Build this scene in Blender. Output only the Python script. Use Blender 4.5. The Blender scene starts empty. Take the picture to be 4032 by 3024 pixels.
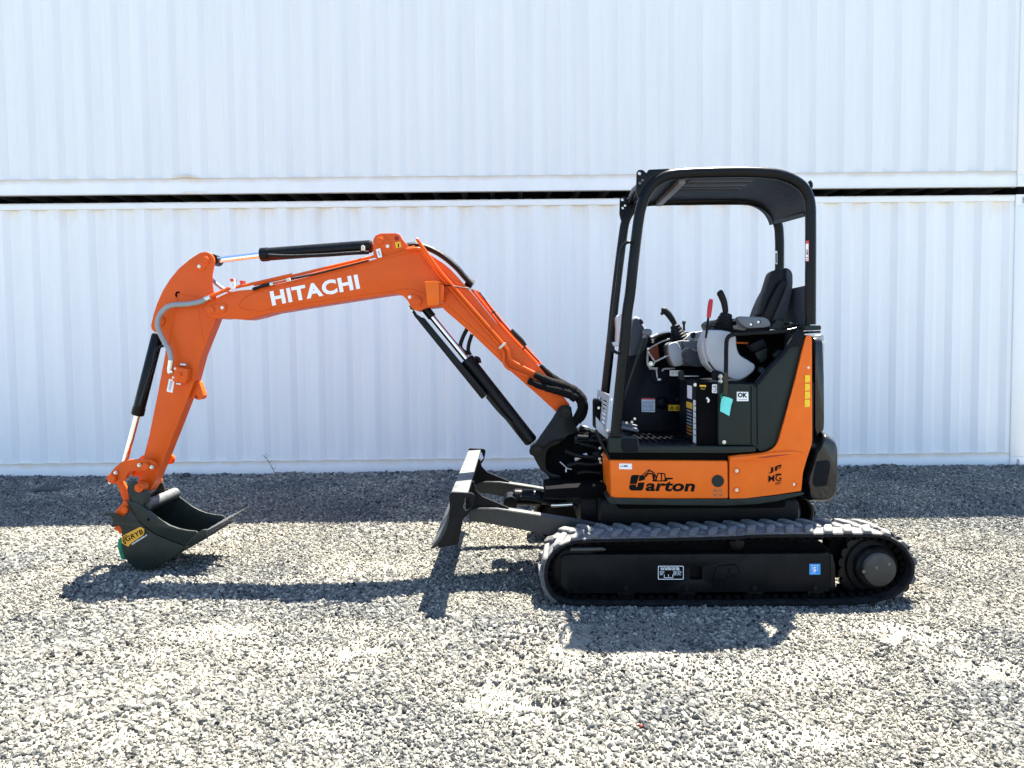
import bpy, bmesh, math, random
import numpy as np
from mathutils import Vector, Matrix, Euler

random.seed(7)
rng = np.random.default_rng(7)
scn = bpy.context.scene
COL = scn.collection
rad = math.radians

# ------------------------------------------------------------------ camera, sky, sun, exposure
F_PX, CX, CY, CAM_H = 3028.0, 2016.0, 1512.0, 1.449
PITCH, ROLL = math.atan((1512 - 1360) / F_PX), rad(-0.35)
cam = bpy.data.cameras.new('camera')
cam.sensor_width = 36.0
cam.lens = 36.0 * F_PX / 4032.0
cam.clip_start, cam.clip_end = 0.05, 1000.0
cam_ob = bpy.data.objects.new('camera', cam)
COL.objects.link(cam_ob)
CAM_R = Matrix.Rotation(math.pi / 2 - PITCH, 3, 'X') @ Matrix.Rotation(ROLL, 3, 'Z')
cam_ob.location = (0, 0, CAM_H)
cam_ob.rotation_euler = CAM_R.to_euler()
scn.camera = cam_ob

SUN_VEC = Vector((0.20, 0.347, 1.0)).normalized()
world = bpy.data.worlds.new('World')
scn.world = world
world.use_nodes = True
wn = world.node_tree.nodes
sky = wn.new('ShaderNodeTexSky')
sky.sky_type = 'NISHITA'
sky.sun_disc = False
sky.sun_elevation = math.asin(SUN_VEC.z)
sky.sun_rotation = math.atan2(SUN_VEC.x, SUN_VEC.y)
wn['Background'].inputs['Strength'].default_value = 0.072
sky.ozone_density = 3.5
sky.dust_density = .4
world.node_tree.links.new(sky.outputs[0], wn['Background'].inputs['Color'])
sun = bpy.data.lights.new('sun', 'SUN')
sun.energy = 5.0
sun.angle = rad(0.5)
sun.color = (1.0, 0.94, 0.83)
sun_ob = bpy.data.objects.new('sun', sun)
sun_ob.rotation_euler = (-SUN_VEC).to_track_quat('-Z', 'Y').to_euler()
sun_ob.location = (3, 6, 15)
COL.objects.link(sun_ob)
vs = scn.view_settings
vs.view_transform = 'Standard'
vs.look = 'None'
vs.gamma = 1.0
vs.use_curve_mapping = False
vs.exposure = 2.50
scn.render.engine = 'CYCLES'
scn.cycles.max_bounces = 8
scn.cycles.use_denoising = True


# ------------------------------------------------------------------ measuring helpers
def at(px, py, Y):
    """world point seen at photo pixel (px, py) at the distance Y"""
    d = CAM_R @ Vector(((px - CX) / F_PX, -(py - CY) / F_PX, -1.0))
    t = Y / d.y
    return Vector((d.x * t, Y, CAM_H + d.z * t))


def zoom(x0, y0, s):
    def f(*pts):
        out = [(x0 + p[0] / s, y0 + p[1] / s) + tuple(p[2:]) for p in pts]
        return out
    return f


ZA = zoom(350, 850, 2.765)
ZB = zoom(350, 1400, 1.6588)
ZC = zoom(1000, 850, 2.212)
ZD = zoom(1550, 1150, 2.0741)
ZE = zoom(1600, 1650, 1.952)
ZF = zoom(2300, 600, 2.212)
ZG = zoom(2300, 1150, 2.212)
ZH = zoom(2300, 1700, 2.1067)
ZI = zoom(2050, 1950, 2.6024)
ZJ = zoom(2850, 1950, 2.6024)
ZK = zoom(2450, 1200, 3.318)
ZL = zoom(2800, 1000, 3.318)
ZM = zoom(2600, 1750, 3.16)
ZN = zoom(2400, 1800, 5.53)
ZO = zoom(400, 1750, 3.0167)
ZQ = zoom(3100, 1500, 3.016)


def fillet(pts, r=8.0, n=4):
    """round the corners of a closed outline by r (a third value on a point overrides r)"""
    out = []
    m = len(pts)
    for i in range(m):
        p = Vector(pts[i][:2]); a = Vector(pts[i - 1][:2]); b = Vector(pts[(i + 1) % m][:2])
        rr = pts[i][2] if len(pts[i]) > 2 else r
        la, lb = (a - p).length, (b - p).length
        k = min(rr, la * .48, lb * .48)
        if k < .4:
            out.append(tuple(p)); continue
        p0 = p + (a - p).normalized() * k
        p1 = p + (b - p).normalized() * k
        if (p0 - p).normalized().dot((p1 - p).normalized()) < -.995:
            out.append(tuple(p)); continue
        for j in range(n + 1):
            t = j / n
            q = p0 * (1 - t) ** 2 + p * 2 * t * (1 - t) + p1 * t * t
            out.append(tuple(q))
    return out


def spline(pts, k=6, closed=False):
    P = [Vector(p) for p in pts]
    n = len(P)
    out = []
    rngi = range(n) if closed else range(n - 1)
    for i in rngi:
        if closed:
            a, b, c, d = P[i - 1], P[i], P[(i + 1) % n], P[(i + 2) % n]
        else:
            a, b, c, d = P[max(i - 1, 0)], P[i], P[i + 1], P[min(i + 2, n - 1)]
        for j in range(k):
            t = j / k
            out.append(.5 * ((2 * b) + (c - a) * t + (2 * a - 5 * b + 4 * c - d) * t * t + (3 * b - a - 3 * c + d) * t ** 3))
    if not closed:
        out.append(P[-1])
    return out


def circ(cx, cy, r, n=24, a0=0, a1=2 * math.pi):
    return [(cx + r * math.cos(a0 + (a1 - a0) * i / n), cy + r * math.sin(a0 + (a1 - a0) * i / n)) for i in range(n)]


# ------------------------------------------------------------------ mesh builder
class MB:
    def __init__(self):
        self.bm = bmesh.new()

    def take(self, b):
        me = bpy.data.meshes.new('tmp')
        b.to_mesh(me)
        b.free()
        self.bm.from_mesh(me)
        bpy.data.meshes.remove(me)
        return self

    def prism(self, pts, Y0, Y1, bev=0.0, holes=(), yfun=None, seg=2):
        """outline in photo pixels at distance Y0, carried straight back to Y1"""
        b = bmesh.new()

        def loop(q):
            vv = [b.verts.new(at(p[0], p[1], Y0)) for p in q]
            ee = [b.edges.new((vv[i], vv[(i + 1) % len(vv)])) for i in range(len(vv))]
            return vv, ee
        vv, ee = loop(pts)
        if holes:
            for h in holes:
                ee = ee + loop(h)[1]
            bmesh.ops.triangle_fill(b, use_beauty=True, use_dissolve=False, edges=ee)
        else:
            b.faces.new(vv)
        if yfun:
            bmesh.ops.triangulate(b, faces=b.faces[:])
            xs = [v.co.x for v in b.verts]
            x0, x1 = min(xs), max(xs)
            n = 14
            for i in range(1, n):
                bmesh.ops.bisect_plane(b, geom=b.verts[:] + b.edges[:] + b.faces[:], dist=1e-5,
                                       plane_co=(x0 + (x1 - x0) * i / n, 0, 0), plane_no=(1, 0, 0))
        r = bmesh.ops.extrude_face_region(b, geom=b.faces[:])
        for g in r['geom']:
            if isinstance(g, bmesh.types.BMVert):
                g.co.y += Y1 - Y0
        bmesh.ops.recalc_face_normals(b, faces=b.faces[:])
        if bev > 0:
            es = [e for e in b.edges if len(e.link_faces) == 2 and e.calc_face_angle(0) > .55]
            bmesh.ops.bevel(b, geom=es, offset=bev, segments=seg, affect='EDGES', clamp_overlap=True, profile=.5)
        if yfun:
            for v in b.verts:
                dy = yfun(v.co.x)
                k = (v.co.y + dy) / v.co.y
                v.co.x *= k
                v.co.z = CAM_H + (v.co.z - CAM_H) * k
                v.co.y += dy
        return self.take(b)

    def box(self, p0, p1, bev=0.0, rot=None, seg=2):
        b = bmesh.new()
        bmesh.ops.create_cube(b, size=1.0)
        p0, p1 = Vector(p0), Vector(p1)
        c, s = (p0 + p1) / 2, p1 - p0
        for v in b.verts:
            v.co = Vector((v.co.x * abs(s.x), v.co.y * abs(s.y), v.co.z * abs(s.z)))
        if bev:
            bmesh.ops.bevel(b, geom=b.edges[:], offset=bev, segments=seg, affect='EDGES', clamp_overlap=True, profile=.5)
        for v in b.verts:
            if rot is not None:
                v.co = rot @ v.co
            v.co += c
        return self.take(b)

    def tube(self, pts, r, n=10, k=0, cap=True, closed=False):
        P = spline(pts, k, closed) if k else [Vector(p) for p in pts]
        m = len(P)
        if isinstance(r, (int, float)):
            R = [r] * m
        else:
            R = [float(np.interp(i / (m - 1), np.linspace(0, 1, len(r)), r)) for i in range(m)]
        b = bmesh.new()
        T = []
        for i in range(m):
            if closed:
                t = P[(i + 1) % m] - P[i - 1]
            else:
                t = P[min(i + 1, m - 1)] - P[max(i - 1, 0)]
            T.append(t.normalized())
        u = T[0].orthogonal().normalized()
        rings = []
        for i in range(m):
            u = (u - T[i] * u.dot(T[i])).normalized()
            w = T[i].cross(u)
            rings.append([b.verts.new(P[i] + (u * math.cos(2 * math.pi * j / n) + w * math.sin(2 * math.pi * j / n)) * R[i]) for j in range(n)])
        rg = range(m) if closed else range(m - 1)
        for i in rg:
            A, B = rings[i], rings[(i + 1) % m]
            for j in range(n):
                b.faces.new((A[j], A[(j + 1) % n], B[(j + 1) % n], B[j]))
        if cap and not closed:
            b.faces.new(rings[0][::-1]); b.faces.new(rings[-1])
        bmesh.ops.recalc_face_normals(b, faces=b.faces[:])
        return self.take(b)

    def cyl(self, a, c, r, n=24, ch=0.0):
        a, c = Vector(a), Vector(c)
        if ch:
            d = (c - a).normalized() * ch
            return self.tube([a, a + d, c - d, c], [r - ch, r, r, r - ch], n) if False else self._lathe_line(a, c, [(0, r - ch), (ch, r), ((c - a).length - ch, r), ((c - a).length, r - ch)], n)
        return self.tube([a, c], r, n)

    def _lathe_line(self, a, c, prof, n):
        """rings (distance along a-c, radius)"""
        a, c = Vector(a), Vector(c)
        t = (c - a).normalized()
        u = t.orthogonal().normalized(); w = t.cross(u)
        b = bmesh.new()
        rings = []
        for d, r in prof:
            o = a + t * d
            rings.append([b.verts.new(o + (u * math.cos(2 * math.pi * j / n) + w * math.sin(2 * math.pi * j / n)) * max(r, 1e-4)) for j in range(n)])
        for A, B in zip(rings, rings[1:]):
            for j in range(n):
                b.faces.new((A[j], A[(j + 1) % n], B[(j + 1) % n], B[j]))
        b.faces.new(rings[0][::-1]); b.faces.new(rings[-1])
        bmesh.ops.recalc_face_normals(b, faces=b.faces[:])
        return self.take(b)

    lathe = _lathe_line

    def raw(self, verts, faces):
        vv = [self.bm.verts.new(v) for v in verts]
        for f in faces:
            try:
                self.bm.faces.new([vv[i] for i in f])
            except ValueError:
                pass
        return self

    def build(self, name, mat, parent=None, smooth=35, label=None, uv=None):
        me = bpy.data.meshes.new(name)
        self.bm.to_mesh(me)
        self.bm.free()
        return link_mesh(name, me, mat, parent, smooth, label)


WORLD_AT = {}


def link_mesh(name, me, mat, parent=None, smooth=35, label=None, origin=None):
    n = len(me.vertices)
    co = np.empty(n * 3, 'f'); me.vertices.foreach_get('co', co)
    co = co.reshape(-1, 3)
    c = (co.min(0) + co.max(0)) / 2 if origin is None else np.array(origin, 'f')
    co -= c
    me.vertices.foreach_set('co', co.ravel())
    if smooth:
        me.polygons.foreach_set('use_smooth', [True] * len(me.polygons))
        me.set_sharp_from_angle(angle=rad(smooth))
    else:
        me.polygons.foreach_set('use_smooth', [False] * len(me.polygons))
    me.update()
    me.materials.append(mat)
    o = bpy.data.objects.new(name, me)
    COL.objects.link(o)
    w = Vector([float(x) for x in c])
    if parent is not None:
        o.parent = parent
        o.location = w - WORLD_AT[parent.name]
    else:
        o.location = w
    WORLD_AT[o.name] = w
    if label:
        o['label'] = label
    return o


def thing(name, label, cat, loc, group=None):
    o = bpy.data.objects.new(name, None)
    o.empty_display_size = .2
    COL.objects.link(o)
    o.location = loc
    WORLD_AT[o.name] = Vector(loc)
    tag(o, label, cat, group)
    return o


def tag(o, label=None, cat=None, group=None, kind=None):
    if label: o['label'] = label
    if cat: o['category'] = cat
    if group: o['group'] = group
    if kind: o['kind'] = kind
    return o


def lettering(name, body, bl, br, tl, Y, mat, parent, bold=0.0, shear=0.0, spacing=1.0, depth=0.0012, yfun=None):
    """raised text that fills the parallelogram bottom-left, bottom-right, top-left (photo pixels) at distance Y"""
    cu = bpy.data.curves.new(name, 'FONT')
    cu.body = body
    cu.size = 1.0
    cu.offset = bold
    cu.shear = shear
    cu.space_character = spacing
    cu.resolution_u = 3
    o = bpy.data.objects.new(name, cu)
    COL.objects.link(o)
    dg = bpy.context.evaluated_depsgraph_get()
    me = bpy.data.meshes.new_from_object(o.evaluated_get(dg))
    bpy.data.objects.remove(o)
    bpy.data.curves.remove(cu)
    b = bmesh.new(); b.from_mesh(me); bpy.data.meshes.remove(me)
    xs = [v.co.x for v in b.verts]; ys = [v.co.y for v in b.verts]
    x0, x1, y0, y1 = min(xs), max(xs), min(ys), max(ys)
    bl, br, tl = Vector(bl), Vector(br), Vector(tl)
    for v in b.verts:
        p = bl + (br - bl) * ((v.co.x - x0) / (x1 - x0)) + (tl - bl) * ((v.co.y - y0) / max(y1 - y0, 1e-6))
        YY = Y + (yfun(p.x) if yfun else 0)
        v.co = at(p.x, p.y, YY)
    r = bmesh.ops.extrude_face_region(b, geom=b.faces[:])
    for g in r['geom']:
        if isinstance(g, bmesh.types.BMVert):
            g.co.y += depth
    bmesh.ops.recalc_face_normals(b, faces=b.faces[:])
    m = MB(); m.take(b)
    return m.build(name, mat, parent, smooth=0)


# ------------------------------------------------------------------ materials
def mat_new(name):
    m = bpy.data.materials.new(name)
    m.use_nodes = True
    nt = m.node_tree
    return m, nt, nt.nodes['Principled BSDF']


def paint(name, col, rough=.4, metal=0.0, var=.12, scale=9.0, bump=0.0, bscale=60.0, coat=0.0, dust_sheen=0.0, dust_sheen_col=(.34, .31, .26), spec=.35, dlo=.32, dhi=.68):
    m, nt, p = mat_new(name)
    p.inputs['Specular IOR Level'].default_value = spec
    p.inputs['Metallic'].default_value = metal
    p.inputs['Roughness'].default_value = rough
    if coat:
        p.inputs['Coat Weight'].default_value = coat
        p.inputs['Coat Roughness'].default_value = .12
    tc = nt.nodes.new('ShaderNodeTexCoord')
    nz = nt.nodes.new('ShaderNodeTexNoise')
    nz.inputs['Scale'].default_value = scale
    nz.inputs['Detail'].default_value = 6
    nt.links.new(tc.outputs['Object'], nz.inputs['Vector'])
    mr = nt.nodes.new('ShaderNodeMapRange')
    mr.inputs['From Min'].default_value = .3; mr.inputs['From Max'].default_value = .7
    mr.inputs['To Min'].default_value = 1 - var; mr.inputs['To Max'].default_value = 1 + var
    nt.links.new(nz.outputs['Fac'], mr.inputs['Value'])
    hs = nt.nodes.new('ShaderNodeHueSaturation')
    hs.inputs['Color'].default_value = (*col, 1)
    nt.links.new(mr.outputs[0], hs.inputs['Value'])
    last = hs.outputs[0]
    if dust_sheen:
        ge = nt.nodes.new('ShaderNodeNewGeometry')
        sx = nt.nodes.new('ShaderNodeSeparateXYZ')
        nt.links.new(ge.outputs['Normal'], sx.inputs[0])
        up = nt.nodes.new('ShaderNodeMapRange')
        up.inputs['From Min'].default_value = -.15; up.inputs['From Max'].default_value = .9
        nt.links.new(sx.outputs['Z'], up.inputs['Value'])
        n2 = nt.nodes.new('ShaderNodeTexNoise')
        n2.inputs['Scale'].default_value = 22; n2.inputs['Detail'].default_value = 8
        nt.links.new(tc.outputs['Object'], n2.inputs['Vector'])
        m2 = nt.nodes.new('ShaderNodeMapRange')
        m2.inputs['From Min'].default_value = dlo; m2.inputs['From Max'].default_value = dhi
        nt.links.new(n2.outputs['Fac'], m2.inputs['Value'])
        mu = nt.nodes.new('ShaderNodeMath'); mu.operation = 'MULTIPLY'
        nt.links.new(up.outputs[0], mu.inputs[0]); nt.links.new(m2.outputs[0], mu.inputs[1])
        mk = nt.nodes.new('ShaderNodeMath'); mk.operation = 'MULTIPLY'
        mk.inputs[1].default_value = dust_sheen
        nt.links.new(mu.outputs[0], mk.inputs[0])
        mx = nt.nodes.new('ShaderNodeMix'); mx.data_type = 'RGBA'
        mx.inputs[7].default_value = (*dust_sheen_col, 1)
        nt.links.new(mk.outputs[0], mx.inputs[0])
        nt.links.new(last, mx.inputs[6])
        last = mx.outputs[2]
        rr = nt.nodes.new('ShaderNodeMapRange')
        rr.inputs['To Min'].default_value = rough; rr.inputs['To Max'].default_value = .9
        nt.links.new(mk.outputs[0], rr.inputs['Value'])
        nt.links.new(rr.outputs[0], p.inputs['Roughness'])
    nt.links.new(last, p.inputs['Base Color'])
    if bump:
        nb = nt.nodes.new('ShaderNodeTexNoise')
        nb.inputs['Scale'].default_value = bscale; nb.inputs['Detail'].default_value = 4
        nt.links.new(tc.outputs['Object'], nb.inputs['Vector'])
        bp = nt.nodes.new('ShaderNodeBump')
        bp.inputs['Strength'].default_value = bump
        bp.inputs['Distance'].default_value = .004
        nt.links.new(nb.outputs['Fac'], bp.inputs['Height'])
        nt.links.new(bp.outputs[0], p.inputs['Normal'])
    return m


ORANGE = paint('arm_orange_paint', (.62, .085, .006), .40, var=.05, bump=.12, bscale=130, spec=.22)
ORANGE2 = paint('body_orange_paint', (.74, .130, .006), .34, var=.05, bump=.06, bscale=90, spec=.22)
BLACK = paint('black_gloss_paint', (.0045, .0052, .0062), .26, var=.2, bump=.05, bscale=70, dust_sheen=.03, spec=.14)
BLACK_DUSTY = paint('black_frame_paint', (.0055, .0062, .0072), .42, var=.3, bump=.1, bscale=50, dust_sheen=.05, spec=.10)
BLADE_PAINT = paint('blade_grey_paint', (.017, .0185, .0185), .34, var=.18, bump=.06, dust_sheen=.75, dust_sheen_col=(.30, .31, .31), spec=.3, dlo=-.1, dhi=1.3)  # even pale coat on upward faces paints in the sun's sheen
BUCKET_PAINT = paint('bucket_paint', (.0120, .0185, .0165), .36, var=.12, bump=.06, bscale=40, dust_sheen=.10, spec=.22)
DARK = paint('dark_matte', (.0025, .0025, .003), .8, var=.2, spec=.06)
PLASTIC = paint('charcoal_plastic', (.0125, .0190, .0165), .5, var=.12, bump=.15, bscale=260, spec=.2)
PLASTIC_N = paint('navy_black_plastic', (.0030, .0044, .0085), .40, var=.15, bump=.1, bscale=200, spec=.10)
SEATM = paint('seat_vinyl', (.0045, .006, .008), .5, var=.15, bump=.1, bscale=220, spec=.18)
SEATG = paint('seat_side_grey', (.034, .040, .050), .55, var=.08, bump=.1, bscale=220, spec=.2)
GREYP = paint('light_grey_plastic', (.33, .345, .37), .42, var=.05, bump=.08, bscale=160)
MIDGREY = paint('mid_grey_plastic', (.115, .125, .14), .45, var=.08, bump=.08, bscale=160)
CHROME = paint('chrome_rod', (.80, .80, .82), .09, metal=1.0, var=.03)
STEEL = paint('zinc_bolt', (.62, .61, .58), .3, metal=1.0, var=.1)
HOSE = paint('black_hose', (.004, .0042, .0048), .5, var=.2, bump=.5, bscale=120, spec=.2)
SLEEVE = paint('black_fabric_sleeve', (.0045, .0045, .005), .85, var=.3, bump=1.0, bscale=90, spec=.12)
HOSEG = paint('grey_hose', (.24, .27, .28), .45, var=.08, bump=.1)
RUBBER = paint('track_rubber', (.004, .0045, .006), .7, var=.3, bump=.3, bscale=70, dust_sheen=.06, spec=.14)
LUGM = paint('dusty_track_lug', (.075, .078, .085), .85, var=.4, bump=.6, bscale=60, dust_sheen=.95, dust_sheen_col=(.20, .195, .18))
WHITE_ST = paint('white_sticker', (.78, .78, .77), .45, var=.03)
YELLOW_ST = paint('yellow_sticker', (.75, .42, .02), .4, var=.05)
REFLECT = paint('yellow_reflector', (.85, .52, .02), .25, var=.2, scale=160)
RED_ST = paint('red_sticker', (.55, .04, .03), .4, var=.05)
BLUE_ST = paint('blue_sticker', (.03, .28, .65), .4, var=.05)
INK = paint('black_print', (.0035, .004, .0035), .55, var=.05, spec=.08)
GLOSS = paint('black_gloss_cover', (.005, .006, .0075), .16, var=.2, bump=.04, bscale=30, dust_sheen=.22, dust_sheen_col=(.30, .30, .28), spec=.45, dlo=.1, dhi=1.0)  # pale coat on upward faces is dust plus a painted top reflection
INKSOFT = paint('grey_print', (.25, .27, .30), .6, var=.05)
WHITE_PRINT = paint('white_print', (.80, .80, .80), .45, var=.03)
GOLD_PRINT = paint('amber_print', (.72, .36, .03), .4, var=.04)
REDGRIP = paint('red_grip', (.45, .012, .022), .4, var=.08)
TAGM = paint('turquoise_paper', (.16, .66, .59), .7, var=.04)
GREENF = paint('green_fabric', (.01, .25, .13), .9, var=.3, bump=1.0, bscale=120)
PLUGM = paint('dull_plug', (.10, .095, .08), .5, var=.1)
BEIGE = paint('beige_clamp', (.55, .52, .42), .5, var=.1)
LAMPGREY = paint('lamp_lens_grey', (.45, .46, .46), .15, var=.08)
TWIG = paint('dry_twig', (.08, .075, .07), .9, var=.3)
ROCK_DARK = paint('dark_rock', (.045, .048, .052), .9, var=.4, bump=.8, bscale=40)
ROCK_RED = paint('red_brick_bit', (.16, .035, .025), .9, var=.3, bump=.6)


def container_paint(name, rust, seed, tone=1.0):
    m, nt, p = mat_new(name)
    L = nt.links.new
    p.inputs['Roughness'].default_value = .55
    tc = nt.nodes.new('ShaderNodeTexCoord')
    ge = nt.nodes.new('ShaderNodeNewGeometry')
    # long vertical weather streaks
    mp = nt.nodes.new('ShaderNodeMapping')
    mp.inputs['Scale'].default_value = (5.0, 5.0, .45)
    mp.inputs['Location'].default_value = (seed, 0, seed)
    L(ge.outputs['Position'], mp.inputs['Vector'])
    nz = nt.nodes.new('ShaderNodeTexNoise'); nz.inputs['Scale'].default_value = 1.2; nz.inputs['Detail'].default_value = 7
    L(mp.outputs[0], nz.inputs['Vector'])
    cr = nt.nodes.new('ShaderNodeValToRGB')
    cr.color_ramp.elements[0].position = .34; cr.color_ramp.elements[0].color = (.765 * tone, .770 * tone, .755 * tone, 1)
    cr.color_ramp.elements[1].position = .62; cr.color_ramp.elements[1].color = (.805 * tone, .805 * tone, .785 * tone, 1)
    L(nz.outputs['Fac'], cr.inputs[0])
    # scattered scuffs
    n2 = nt.nodes.new('ShaderNodeTexNoise'); n2.inputs['Scale'].default_value = 7; n2.inputs['Detail'].default_value = 10; n2.inputs['Roughness'].default_value = .7
    L(ge.outputs['Position'], n2.inputs['Vector'])
    r2 = nt.nodes.new('ShaderNodeMapRange'); r2.inputs['From Min'].default_value = .70; r2.inputs['From Max'].default_value = .76
    r2.inputs['To Max'].default_value = .5
    L(n2.outputs['Fac'], r2.inputs['Value'])
    mx = nt.nodes.new('ShaderNodeMix'); mx.data_type = 'RGBA'
    mx.inputs[7].default_value = (.55, .53, .50, 1)
    L(r2.outputs[0], mx.inputs[0]); L(cr.outputs[0], mx.inputs[6])
    last = mx.outputs[2]
    if rust:
        sx = nt.nodes.new('ShaderNodeSeparateXYZ'); L(tc.outputs['Generated'], sx.inputs[0])
        n3 = nt.nodes.new('ShaderNodeTexNoise'); n3.inputs['Scale'].default_value = 3.0; n3.inputs['Detail'].default_value = 6
        m3 = nt.nodes.new('ShaderNodeMapping'); m3.inputs['Scale'].default_value = (2.2, 1, .6)
        L(ge.outputs['Position'], m3.inputs['Vector']); L(m3.outputs[0], n3.inputs['Vector'])
        ad = nt.nodes.new('ShaderNodeMath'); ad.operation = 'MULTIPLY_ADD'
        ad.inputs[1].default_value = rust[2]
        L(n3.outputs['Fac'], ad.inputs[0]); L(sx.outputs['Z'], ad.inputs[2])
        r3 = nt.nodes.new('ShaderNodeMapRange')
        r3.inputs['From Min'].default_value = rust[0]; r3.inputs['From Max'].default_value = rust[1]; r3.inputs['To Max'].default_value = rust[3]
        r3.interpolation_type = 'SMOOTHSTEP'
        L(ad.outputs[0], r3.inputs['Value'])
        x3 = nt.nodes.new('ShaderNodeMix'); x3.data_type = 'RGBA'
        x3.inputs[7].default_value = (.62, .48, .31, 1)
        L(r3.outputs[0], x3.inputs[0]); L(last, x3.inputs[6])
        last = x3.outputs[2]
    L(last, p.inputs['Base Color'])
    nb = nt.nodes.new('ShaderNodeTexNoise'); nb.inputs['Scale'].default_value = 2.2; nb.inputs['Detail'].default_value = 3
    L(ge.outputs['Position'], nb.inputs['Vector'])
    bp = nt.nodes.new('ShaderNodeBump'); bp.inputs['Strength'].default_value = .12; bp.inputs['Distance'].default_value = .03
    L(nb.outputs['Fac'], bp.inputs['Height'])
    L(bp.outputs[0], p.inputs['Normal'])
    return m


CW_PANEL_U = container_paint('container_white_upper', None, 3.0, .95)  # same white, darkened to offset the strong ground bounce up here
CW_PANEL_L = container_paint('container_white_lower', (1.14, 1.26, .4, .22), 11.0)
CW_RAIL = container_paint('container_white_rail', (.80, 1.22, .40, .75), 5.0)
CW_FRAME = container_paint('container_white_frame', None, 8.0)
CROSS = paint('cross_member_paint', (.10, .10, .095), .7, var=.2)
CW_ROOF = paint('container_roof', (.5, .55, .65), .5, var=.1)


# ------------------------------------------------------------------ ground
def vnoise(x, y, cell, seed):
    r = np.random.default_rng(seed)
    g = r.random((256, 256))
    u, v = np.asarray(x) / cell + 60.3, np.asarray(y) / cell + 60.7
    i, j = np.floor(u).astype(int), np.floor(v).astype(int)
    fu, fv = u - i, v - j
    fu, fv = fu * fu * (3 - 2 * fu), fv * fv * (3 - 2 * fv)
    i0, i1, j0, j1 = i % 256, (i + 1) % 256, j % 256, (j + 1) % 256
    return (g[i0, j0] * (1 - fu) + g[i1, j0] * fu) * (1 - fv) + (g[i0, j1] * (1 - fu) + g[i1, j1] * fu) * fv


def sstep(a, b, t):
    t = np.clip((t - a) / (b - a), 0, 1)
    return t * t * (3 - 2 * t)


def imprint(x, y, shift=0.0):
    """bars pressed by a crawler track that crossed the gravel; 0..1"""
    out = np.zeros_like(x)
    for (ax, ay, bx, by, w) in ((.25, 4.10, -.06, 2.75, .44), (-.62, 4.0, -.80, 3.1, .26), (1.75, 4.0, 2.35, 3.0, .3)):
        d = np.array([bx - ax, by - ay]); Ln = np.hypot(*d); d = d / Ln
        s = (x - ax) * d[0] + (y - ay) * d[1]
        c = (x - ax) * d[1] - (y - ay) * d[0]
        side = c > 0
        ph = (s + np.where(side, 0, .08) + np.abs(c) * .25) / .170 + shift
        bar = sstep(.30, .70, np.cos(ph * 2 * math.pi) * .5 + .5)
        m = (np.abs(c) < w / 2) & (np.abs(c) > .02) & (s > 0) & (s < Ln)
        fade = sstep(0, .3, s) * sstep(0, .3, Ln - s) * sstep(0, .04, w / 2 - np.abs(c))
        out = np.maximum(out, np.where(m, bar * fade, 0) * sstep(.02, .3, vnoise(x, y, .33, 77)))
    return out


Y_TRK0 = 4.22


def gz(x, y):
    x = np.asarray(x, float); y = np.asarray(y, float)
    near = sstep(14, 9, np.abs(x)) * sstep(-3, 0, y)
    z = (.098 + .0070 * np.clip(x, -9, 9)) * sstep(5.5, 7.3, y)
    z = z + .042 * sstep(7.65, 8.0, y) * sstep(9.5, 8.4, y) * (.6 * vnoise(x, y, .45, 5) + .4 * vnoise(x, y, .13, 6) - .30)
    z = z + near * (.020 * (vnoise(x, y, .9, 1) - .5) + .012 * (vnoise(x, y, .23, 2) - .5)) * sstep(8.3, 7.5, y)
    for yt in (Y_TRK0, Y_TRK0 + 1.44):
        z = z - .020 * sstep(-.05, .12, x) * sstep(2.40, 2.22, x) * sstep(yt - .16, yt - .02, y) * sstep(yt + .46, yt + .32, y)
    z = z - .016 * imprint(x, y) + .010 * imprint(x, y, .5)
    return z


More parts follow.
